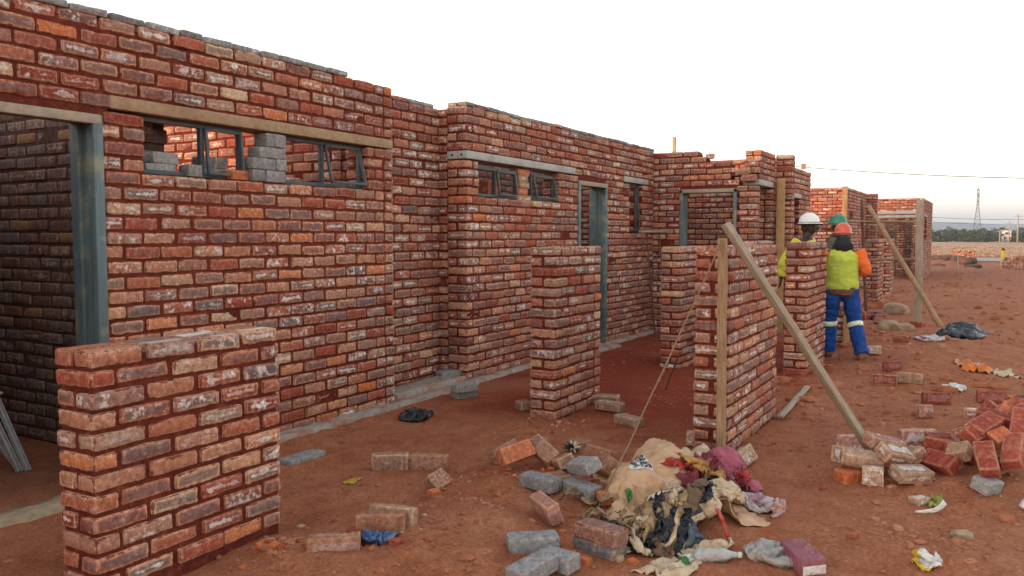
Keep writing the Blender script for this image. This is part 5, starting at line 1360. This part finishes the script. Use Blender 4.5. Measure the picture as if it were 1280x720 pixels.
def person(label, pos, heading, H, hel, vest, sleeve, trouser, pose, hood=None, brim=None, band=True, look=0.0, bandc=None):
    root = empty('person', (0, 0, 0), label, 'person', 'building workers on the site')
    s = H / 1.70
    J = dict(lh=(-.10, 0, .90), lk=(-.11, .02, .49), la=(-.11, -.02, .09), rh=(.10, 0, .90), rk=(.12, .03, .49), ra=(.13, -.02, .09),
             ls=(-.185, 0, 1.40), le=(-.25, -.02, 1.12), lw=(-.24, .10, .90), rs=(.185, 0, 1.40), re=(.25, -.02, 1.12), rw=(.24, .10, .90), lean=0.0, toe_l=0.0, toe_r=-.15)
    J.update(pose)
    hz = 1.575; hy = .03 + J['lean']; ny_ = J['lean']
    # body: one surface
    b = MB()
    loft(b, [(0, 0, .80, .10, .07), (0, 0, .88, .165, .115), (0, 0, .98, .15, .105), (0, ny_ * .4, 1.12, .145, .10), (0, ny_ * .7, 1.28, .165, .115), (0, ny_, 1.39, .15, .10), (0, ny_, 1.45, .07, .065)])
    loft(b, [(0, ny_, 1.40, .062, .062), (0, ny_ + .012, 1.48, .056, .058), (0, hy, 1.53, .055, .06)], 16)
    cl, sl_ = math.cos(look), math.sin(look)
    def hp(x, y, z): return (x * cl - y * sl_, hy + x * sl_ + y * cl, z)
    for sg in (0,):
        b.tube([hp(0, -.005, hz - .112 + .224 * t) for t in np.linspace(0, 1, 12)], [(max(.004, .074 * math.sin(math.pi * min(1, .10 + .90 * t)) ** .62 * (1 if t > .35 else .80 + .57 * t)), max(.004, .094 * math.sin(math.pi * min(1, .1 + .9 * t)) ** .62)) for t in np.linspace(0, 1, 12)], 18)
    b.tube([hp(0, .083, hz + .012), hp(0, .100, hz - .012), hp(0, .108, hz - .030), hp(0, .088, hz - .042)], [.010, .013, .018, .012], 8)
    b.tube([hp(-.028, .075, hz - .068), hp(0, .086, hz - .067), hp(.028, .075, hz - .068)], [.010, .013, .010], 8)
    b.tube([hp(-.045, .078, hz + .030), hp(0, .092, hz + .028), hp(.045, .078, hz + .030)], [.010, .011, .010], 8)
    for sx in (-1, 1): b.tube([hp(sx * .074, -.012, hz + .028), hp(sx * .088, -.016, hz + .005), hp(sx * .078, -.008, hz - .028)], [.011, .016, .010], 8)
    def limb(mb, A, Bq, C, r, n=16, w=1.0):
        A, Bq, C = Vector(A), Vector(Bq), Vector(C)
        rows = [(*A, r[0], r[0]), (*A.lerp(Bq, .5), r[1], r[1]), (*Bq, r[2], r[2]), (*Bq.lerp(C, .4), r[3], r[3]), (*C, r[4], r[4])]
        loft(mb, rows, n)
    for a, k_, c in (('lh', 'lk', 'la'), ('rh', 'rk', 'ra')): limb(b, J[a], J[k_], J[c], (.088, .076, .054, .055, .036))
    fingers = []
    for a, k_, c, sx in (('ls', 'le', 'lw', -1), ('rs', 're', 'rw', 1)):
        limb(b, J[a], J[k_], J[c], (.055, .048, .038, .038, .027))
        wv = Vector(J[c]); dv = (wv - Vector(J[k_])).normalized(); sd_ = Vector((1, 0, 0)) if abs(dv.x) < .8 else Vector((0, 1, 0))
        sd_ = (sd_ - dv * sd_.dot(dv)).normalized(); dn = dv.cross(sd_) * sx
        b.tube([wv, wv + dv * .04, wv + dv * .085], [(.024, .017), (.037, .016), (.037, .014)], 12)
        for q_, ln in ((-1.5, .062), (-.5, .074), (.5, .070), (1.5, .055)):
            p0 = wv + dv * .08 + sd_ * (q_ * .0185); p1 = p0 + dv * ln * .5 + dn * .010; p2 = p0 + dv * ln * .8 + dn * .034
            b.tube([p0 - dv * .02, p0, p1, p2], [.0085, .0088, .0082, .0065], 8)
        t0 = wv + dv * .025 + sd_ * (.030 * -sx); b.tube([t0, t0 + dv * .03 + sd_ * (-.022 * sx), t0 + dv * .062 + sd_ * (-.026 * sx) + dn * .012], [.011, .0105, .008], 8)
    for c, tw, sx in (('la', 'toe_l', -1), ('ra', 'toe_r', 1)):
        p = Vector(J[c]); f = Vector((math.sin(-J[tw]), math.cos(J[tw]), 0))
        b.tube([p - f * .05 + Vector((0, 0, -.05)), p + Vector((0, 0, -.035)), p + f * .09 + Vector((0, 0, -.06)), p + f * .16 + Vector((0, 0, -.066))], [(.03, .03), (.036, .04), (.036, .026), (.028, .018)], 12)
    body = new_obj('body', remeshed(b, .0085, 3), root, [M_SKIN])
    parts = [body]
    def add(name, mb, m, vox=None, sm=2, mesh=None, label_=None):
        me = mesh or (remeshed(mb, vox, sm) if vox else mesh_np(name, mb.V, mb.F))
        o = new_obj(name, me, root, m if isinstance(m, list) else [m])
        if label_: o['label'] = label_
        parts.append(o); return o
    def wrinkle(me, amp, fr, seed=0.0, zs=1.0):
        cs = [Vector(v.co) for v in me.vertices]; ns = [Vector(v.normal) for v in me.vertices]; out = []
        for c, n0 in zip(cs, ns):
            n_ = noise.noise(Vector((c.x * fr, c.y * fr, c.z * fr * zs + seed))) + .5 * noise.noise(Vector((c.x * fr * 2.3, c.y * fr * 2.3, c.z * fr * 2.3 * zs + seed)))
            out.extend(c + n0 * (n_ * amp))
        me.vertices.foreach_set('co', out); me.update()
        return me
    # face bits
    for sx in (-1, 1):
        m = MB(); c = hp(sx * .031, .079, hz + .006); V, F = tube([(c[0], c[1], c[2] - .010), (c[0], c[1], c[2] - .007), c, (c[0], c[1], c[2] + .007), (c[0], c[1], c[2] + .010)], [.002, .009, .012, .009, .002], 10); m.add(V, F); add('eye', m, M_EYE)
    m = MB(); m.tube([hp(-.026, .080, hz - .066), hp(0, .098, hz - .065), hp(.026, .080, hz - .066)], [.004, .006, .004], 8); add('mouth', m, M_LIP)
    # trousers
    m = MB()
    loft(m, [(0, 0, .80, .09, .075), (0, 0, .86, .175, .125), (0, 0, .95, .165, .122), (0, 0, 1.02, .155, .115)], 20)
    for a, k_, c in (('lh', 'lk', 'la'), ('rh', 'rk', 'ra')):
        e = Vector(J[c]); limb(m, J[a], J[k_], e + Vector((0, 0, .0)), (.112, .106, .092, .090, .086))
    add('trousers', None, trouser, mesh=wrinkle(wrinkle(remeshed(m, .013, 3), .013, 8, 3, 2.0), .007, 20, 6, 1.0))
    if band:
        for k_, c in (('lk', 'la'), ('rk', 'ra')):
            A, Bq = Vector(J[k_]), Vector(J[c]); p = A.lerp(Bq, .12); t = (Bq - A).normalized()
            m = MB(); m.tube([p - t * .030, p - t * .028, p + t * .028, p + t * .030], [.09, .0995, .0985, .09], 20); add('reflective_band', m, M_BAND)
    # jacket with sleeves
    m = MB()
    loft(m, [(0, 0, .84, .172, .132), (0, 0, .92, .178, .138), (0, ny_ * .4, 1.10, .170, .128), (0, ny_ * .7, 1.28, .185, .135), (0, ny_, 1.37, .155, .108), (0, ny_, 1.425, .085, .080), (0, ny_, 1.445, .070, .070)], 22)
    for a, k_, c in (('ls', 'le', 'lw'), ('rs', 're', 'rw')):
        A, Bq, C = Vector(J[a]), Vector(J[k_]), Vector(J[c]); limb(m, A + Vector((0, 0, -.005)), Bq, Bq.lerp(C, .92), (.078, .070, .064, .058, .050))
    add('jacket', None, sleeve, mesh=wrinkle(wrinkle(remeshed(m, .012, 2), .010, 9, 9, 2.2), .006, 22, 4, 1.2))
    m = MB()
    loft(m, [(0, 0, .90, .192, .152), (0, 0, .97, .196, .156), (0, ny_ * .4, 1.12, .190, .146), (0, ny_ * .7, 1.28, .200, .150), (0, ny_, 1.355, .186, .128), (0, ny_, 1.41, .120, .098), (0, ny_, 1.44, .080, .078)], 24)
    add('hi_vis_vest', None, vest, mesh=wrinkle(wrinkle(remeshed(m, .011, 2), .014, 6, 5, 1.9), .005, 15, 2, .35))
    m = MB(); m.tube([(0, 0, .845), (0, 0, .85), (0, 0, .93), (0, 0, .95)], [(.165, .125), (.186, .146), (.186, .148), (.165, .125)], 26); add('jumper_hem', None, M_HEM, mesh=wrinkle(remeshed(m, .012, 2), .006, 14, 8))
    if hood:
        m = MB()
        loft(m, [(0, ny_ - .055, 1.355, .05, .06), (0, ny_ - .035, 1.41, .125, .105), (0, ny_ - .005, 1.465, .112, .108), (0, ny_ + .01, 1.515, .086, .092), (0, ny_ + .02, 1.55, .078, .086)], 20)
        add('hood', None, hood, mesh=wrinkle(remeshed(m, .012, 2), .010, 20, 2))
    # boots
    for c, tw in (('la', 'toe_l'), ('ra', 'toe_r')):
        p = Vector(J[c]); f = Vector((math.sin(-J[tw]), math.cos(J[tw]), 0)); m = MB()
        m.tube([p + Vector((0, 0, .07)), p, p + Vector((0, 0, -.03)) - f * .01], [.058, .056, .05], 14)
        m.tube([p - f * .085 + Vector((0, 0, -.05)), p - f * .06 + Vector((0, 0, -.04)), p + Vector((0, 0, -.03)), p + f * .08 + Vector((0, 0, -.045)), p + f * .16 + Vector((0, 0, -.055)), p + f * .195 + Vector((0, 0, -.062))], [(.03, .03), (.042, .042), (.046, .052), (.046, .040), (.042, .030), (.02, .016)], 14)
        add('boot', None, M_BOOT, mesh=remeshed(m, .010, 2))
    # helmet
    m = MB(); V, F = [], []; n = 32; rings = 10
    for i in range(rings + 1):
        t = i / rings * math.pi / 2
        for k_ in range(n):
            a = 2 * math.pi * k_ / n
            rx, ry = .100, .124
            rid = .006 * max(0, 1 - abs(math.cos(a)) * 5) * math.sin(t) if True else 0
            V.append(hp(rx * math.sin(t + .0001) * math.cos(a), -.004 + ry * math.sin(t + .0001) * math.sin(a), hz + .052 + (.118 + rid) * math.cos(t)))
    for fx, fz in ((1.06, -.006), (1.20, -.014), (1.19, -.020), (.96, -.012)):
        for k_ in range(n):
            a = 2 * math.pi * k_ / n; ext = 1 + (fx - 1) * (.55 + 1.25 * max(0, math.sin(a)) ** 2)
            V.append(hp(.100 * ext * math.cos(a), -.004 + .124 * ext * math.sin(a), hz + .052 + fz))
    R_ = rings + 5
    for i in range(R_ - 1):
        for k_ in range(n): F.append((i * n + k_, (i + 1) * n + k_, (i + 1) * n + (k_ + 1) % n, i * n + (k_ + 1) % n))
    m.add(V, F); add('helmet', m, hel)
    m = MB(); V, F = [], []
    for fx, z in ((.95, .045), (1.0, .045), (1.0, .012), (.95, .012)):
        for k_ in range(n):
            a = 2 * math.pi * k_ / n; V.append(hp(.094 * fx * math.cos(a), -.004 + .116 * fx * math.sin(a), hz + z))
    for i in range(3):
        for k_ in range(n): F.append((i * n + k_, i * n + (k_ + 1) % n, (i + 1) * n + (k_ + 1) % n, (i + 1) * n + k_))
    m.add(V, F); add('helmet_band', m, brim or bandc or M_WOODG)
    if brim:
        m = MB(); V, F = [], []
        for fx, z in ((1.0, .055), (1.12, .038), (1.22, .018), (1.21, .012), (1.10, .030), (.98, .045)):
            for k_ in range(n):
                a = 2 * math.pi * k_ / n; ext = 1 + (fx - 1) * (.5 + 1.5 * max(0, math.sin(a)) ** 2); V.append(hp(.100 * ext * math.cos(a), -.004 + .124 * ext * math.sin(a), hz + z))
        for i in range(5):
            for k_ in range(n): F.append((i * n + k_, (i + 1) * n + k_, (i + 1) * n + (k_ + 1) % n, i * n + (k_ + 1) % n))
        m.add(V, F); add('sun_brim', m, brim)
    root.location = pos; root.rotation_euler = (0, 0, heading - math.pi / 2); root.scale = (s, s, s)
    for o in parts: o.matrix_parent_inverse = Matrix.Identity(4)
    return root
M_HEM = m_cloth('brown_jumper', (0.13, 0.085, 0.06), .2, None, 0, .9, .2, crease=.12)
C_LIME = m_cloth('lime_vest', (0.50, 0.57, 0.075), .12, (0.40, 0.38, 0.12), .5, .8, .2, crease=.12)
C_LIME2 = m_cloth('yellow_vest', (0.60, 0.56, 0.06), .10, (0.45, .36, .10), .3, .8, .2, crease=.12)
C_ORSL = m_cloth('orange_sleeve', (0.80, 0.16, 0.035), .10, None, 0, .8, .2, crease=.12)
C_BLUT = m_cloth('blue_workwear', (0.012, 0.060, 0.26), .22, (0.05, 0.06, 0.13), .5, .85, .2, crease=.12)
C_DARK = m_cloth('dark_fleece', (0.022, 0.022, 0.024), .3, None, 0, .9, .2, crease=.12)
C_GRNT = m_cloth('drab_workwear', (0.10, 0.09, 0.06), .3, EARTHC, .3, .85, .2, crease=.12)
M_HORANGE = m_plain('orange_helmet', (0.62, 0.085, 0.035), .05, 8, .38, .5, (.5, .12, .06), .4, 0)
M_HWHITE = m_plain('white_helmet', (0.74, 0.73, 0.70), .03, 8, .38, .5, (.6, .5, .42), .4, 0)
M_HGREEN = m_plain('green_helmet', (0.02, 0.20, 0.11), .05, 8, .38, .5, (.06, .16, .10), .4, 0)
M_BRIMB = m_cloth('black_brim', (0.02, 0.018, 0.018), .3, None, 0, .8, .2, crease=.12)

f1 = G(1050, 450)
person('worker in an orange helmet, lime vest and blue trousers, walking away', (f1.x, f1.y, gz(f1.x, f1.y) - .02), R(14), 1.505, M_HORANGE, C_LIME, C_ORSL, C_BLUT,
       dict(lh=(-.10, 0, .90), lk=(-.13, .12, .50), la=(-.12, .14, .09), rh=(.10, 0, .90), rk=(.16, .03, .49), ra=(.24, -.14, .10), re=(.285, .0, 1.14), rw=(.22, .24, 1.10), le=(-.25, .08, 1.14), lw=(-.14, .30, 1.12), lean=.02, toe_r=-.5), hood=C_DARK, look=.35)
hx = PX(1001, 290, 10.35)
person('worker in a white helmet with a dark brim, standing behind a brick pillar', (10.35, hx.y, gz(10.35, hx.y)), R(-84), 1.635, M_HWHITE, C_LIME2, C_LIME2, C_GRNT,
       dict(re=(.23, -.17, 1.14), rw=(.21, -.20, .93), lean=.07), brim=M_BRIMB, look=-.1)
hx = PX(1045, 290, 12.3)
person('worker in a green helmet, mostly hidden behind the orange helmet', (12.3, hx.y, gz(12.3, hx.y)), R(-100), 1.63, M_HGREEN, C_LIME2, C_GRNT, C_GRNT, dict())

# ------------------------------------------------------------------ things far off
def lattice(label, x, y, h):
    t = empty('power_pylon', (x, y, 0), label, 'pylon'); m = MB(); w0, w1 = h * .085, h * .016
    def half(z): return w0 + (w1 - w0) * min(1, z / (h * .62)) if z < h * .62 else w1
    lv = [0, .14, .27, .38, .47, .55, .62, .69, .76, .83, .90, .96]
    th = .30
    C4 = [(1, 1), (1, -1), (-1, -1), (-1, 1)]
    for a, b in zip(lv[:-1], lv[1:]):
        A, Bq = half(a * h), half(b * h)
        for k in range(4):
            (sx, sy), (tx, ty) = C4[k], C4[(k + 1) % 4]
            m.bar((x + sx * A, y + sy * A, a * h), (x + sx * Bq, y + sy * Bq, b * h), th, th, up=(1, 0, 0))
            m.bar((x + sx * A, y + sy * A, a * h), (x + tx * Bq, y + ty * Bq, b * h), th * .6, th * .6, up=(1, 0, 0))
            m.bar((x + tx * A, y + ty * A, a * h), (x + sx * Bq, y + sy * Bq, b * h), th * .6, th * .6, up=(1, 0, 0))
    m.build('lattice_mast', M_STEELD, t)
    for z, L in ((.70, .085), (.82, .075), (.94, .06)):
        m = MB()
        for sx in (-1, 1):
            m.bar((x + sx * w1, y, z * h), (x + sx * L * h, y, z * h + .1), th, th); m.bar((x + sx * w1, y, (z + .045) * h), (x + sx * L * h, y, z * h + .1), th * .7, th * .7)
        m.build('cross_arm', M_STEELD, t)
p = PX(1221, 296, 560); lattice('tall steel lattice pylon beyond the trees', p.x, p.y, 30.5)
def upole(label, px, ytop, X, base=None):
    p = PX(px, ytop, X); t = empty('utility_pole', (p.x, p.y, 0), label, 'pole', 'poles along the far tree line'); m = MB()
    m.tube([(p.x, p.y, 0), (p.x, p.y, p.z)], [.14, .10], 8); m.build('pole', M_WOODG, t)
    m = MB(); m.bar((p.x, p.y - .8, p.z - .4), (p.x, p.y + .8, p.z - .4), .1, .1); m.build('cross_arm', M_WOODG, t)
upole('thin pole beyond the field, just short of the tallest one', 1262, 277, 190); upole('tallest thin pole beyond the field near the picture edge', 1273, 268, 175); upole('short pole among the trees midway between pylon and tall poles', 1250, 287, 195)
t = empty('far_building', (260, -11, 0), 'tiny white building among the far trees', 'building'); p = PX(1258, 300, 215); m = MB(); m.box((p.x, p.y - .9, 0), (p.x + 4, p.y + .9, 2.6), 0, .02); m.build('wall', C_WHITE, t); m = MB(); m.box((p.x - .2, p.y - 1.1, 2.6), (p.x + 4.2, p.y + 1.1, 2.75), 0, .02); m.build('roof', M_LINTELG, t); t.location = (0, 0, 0)
for o in t.children: o.matrix_parent_inverse = Matrix.Identity(4)
# overhead cable
A, Bq = PX(1010, 205, 62), PX(1400, 224, 62)
rope('thin dark cable strung across the pale sky above the field', A + (A - Bq) * .3, Bq, .028, .35, 'power_line', 'cable', M_STEELD, 30, 0)
for yy, lb in ((268, 'upper one of two faint distant wires beside the pylon'), (274, 'lower one of two faint distant wires beside the pylon')):
    A, Bq = PX(1120, yy, 300), PX(1400, yy + 1, 300); rope(lb, A, Bq, .07, 1.5, 'power_line', 'cable', M_STEELD, 20, 0)
# pallets of bricks, marker post, stick, dark spoil heaps
def brick_pack(label, px, py, nx, ny_, nz, yaw):
    p = G(px, py); B = Bricks(); ca, sa = math.cos(yaw), math.sin(yaw); ax = np.array(((ca, sa, 0), (-sa, ca, 0), (0, 0, 1))).T
    for k in range(nz):
        for j in range(ny_):
            for i in range(nx):
                if k >= nz - 2 and random.random() < .2: continue
                a, b = (i - nx / 2) * .226 + .113, (j - ny_ / 2) * .112 + .056
                B.brick((a * ca - b * sa, a * sa + b * ca, .035 + k * .070), ax, (BL / 2, BW / 2, .034), False, None, 0, 3)
    o = B.build('brick_stack', None, [M_BRICK]); o.location = (p.x, p.y, gz(p.x, p.y)); return tag(o, label, 'brick stack', 'stacks of bricks in the far yard')
brick_pack('square stack of red bricks standing in the yard before the road', 1205, 329, 6, 7, 9, .3)
brick_pack('low stack of red bricks beyond the yellow marker post', 1268, 336, 8, 6, 7, -.2)
brick_pack('red brick stack at the picture edge near the yellow post', 1288, 337, 6, 8, 8, .1)
p = G(1253, 336); m = MB(); m.tube([(0, 0, -.05), (0, 0, .75)], .085, 10); o = m.build('marker_post', m_plain('yellow_paint', (.55, .38, .03), .15, 20, .6, .3, EARTHC, .3, 0)); o.location = (p.x, p.y, gz(p.x, p.y)); tag(o, 'short yellow marker post beside the brick stacks', 'post')
m = MB(); m.tube([(0, 0, .75), (0, 0, .86)], [.075, .05], 10); c = m.build('post_cap', M_RUST); c.parent = o
p = G(1198, 346); m = MB(); m.tube([(0, 0, -.05), (.02, .03, .40), (.0, .05, .66)], [.022, .02, .014], 8); o = m.build('white_stake', C_CREAM); o.location = (p.x, p.y, gz(p.x, p.y)); tag(o, 'thin white stake standing in the dark spoil', 'stake')

# ------------------------------------------------------------------ camera, light, sky
cam = bpy.data.cameras.new('camera'); co = bpy.data.objects.new('camera', cam); COL.objects.link(co)
cam.sensor_width = 36; cam.lens = F_PX * 36 / 1280; cam.clip_start = 0.05; cam.clip_end = 12000
co.location = (0, 0, EYE); co.rotation_euler = (R(90) - PITCH, 0, BETA - R(90))
scene.camera = co
SUN_AZ, SUN_EL = R(145), R(5)            # low sun behind the camera, on the far side of the houses
sd = Vector((math.cos(SUN_AZ) * math.cos(SUN_EL), math.sin(SUN_AZ) * math.cos(SUN_EL), math.sin(SUN_EL)))
sl = bpy.data.lights.new('sun', 'SUN'); sl.energy = 0.4; sl.angle = R(0.6); sl.color = (1.0, 0.50, 0.18)
so = bpy.data.objects.new('sun', sl); COL.objects.link(so); so.rotation_euler = (-sd).to_track_quat('-Z', 'Y').to_euler()
w = bpy.data.worlds.new('World'); scene.world = w; w.use_nodes = True
nt = w.node_tree; nt.nodes.clear()
wo = nt.nodes.new('ShaderNodeOutputWorld'); bg = nt.nodes.new('ShaderNodeBackground'); sk = nt.nodes.new('ShaderNodeTexSky')
sk.sky_type = 'NISHITA'; sk.sun_disc = False; sk.sun_elevation = SUN_EL; sk.sun_rotation = math.atan2(sd.x, sd.y)
sk.air_density = 1.0; sk.dust_density = 0.6; sk.ozone_density = 1.0
mx = nt.nodes.new('ShaderNodeMix'); mx.data_type = 'RGBA'; mx.blend_type = 'MULTIPLY'; mx.inputs[0].default_value = 1.0
hs = nt.nodes.new('ShaderNodeHueSaturation'); hs.inputs['Saturation'].default_value = 0.48
nt.links.new(sk.outputs[0], hs.inputs['Color']); nt.links.new(hs.outputs[0], mx.inputs[6]); mx.inputs[7].default_value = (1.0, 0.935, 0.885, 1)
# the dusty, paler-blue belt that lies along the horizon at dusk
tc = nt.nodes.new('ShaderNodeTexCoord'); sx = nt.nodes.new('ShaderNodeSeparateXYZ'); nt.links.new(tc.outputs['Generated'], sx.inputs[0])
mr = nt.nodes.new('ShaderNodeMapRange'); mr.interpolation_type = 'SMOOTHSTEP'; nt.links.new(sx.outputs[2], mr.inputs[0]); mr.inputs[1].default_value = -0.01; mr.inputs[2].default_value = 0.16
bm_ = nt.nodes.new('ShaderNodeMix'); bm_.data_type = 'RGBA'; nt.links.new(mr.outputs[0], bm_.inputs[0]); bm_.inputs[6].default_value = (0.33, 0.345, 0.43, 1); bm_.inputs[7].default_value = (1, 1, 1, 1)
m2 = nt.nodes.new('ShaderNodeMix'); m2.data_type = 'RGBA'; m2.blend_type = 'MULTIPLY'; m2.inputs[0].default_value = 1.0
nt.links.new(mx.outputs[2], m2.inputs[6]); nt.links.new(bm_.outputs[2], m2.inputs[7]); nt.links.new(m2.outputs[2], bg.inputs[0]); bg.inputs[1].default_value = 0.15
nt.links.new(bg.outputs[0], wo.inputs[0])
vs = scene.view_settings
vs.view_transform = 'Standard'; vs.look = 'None'; vs.gamma = 1.0; vs.use_curve_mapping = False; vs.exposure = 2.70
scene.cycles.max_bounces = 6; scene.cycles.diffuse_bounces = 3; scene.cycles.glossy_bounces = 2; scene.cycles.use_denoising = True
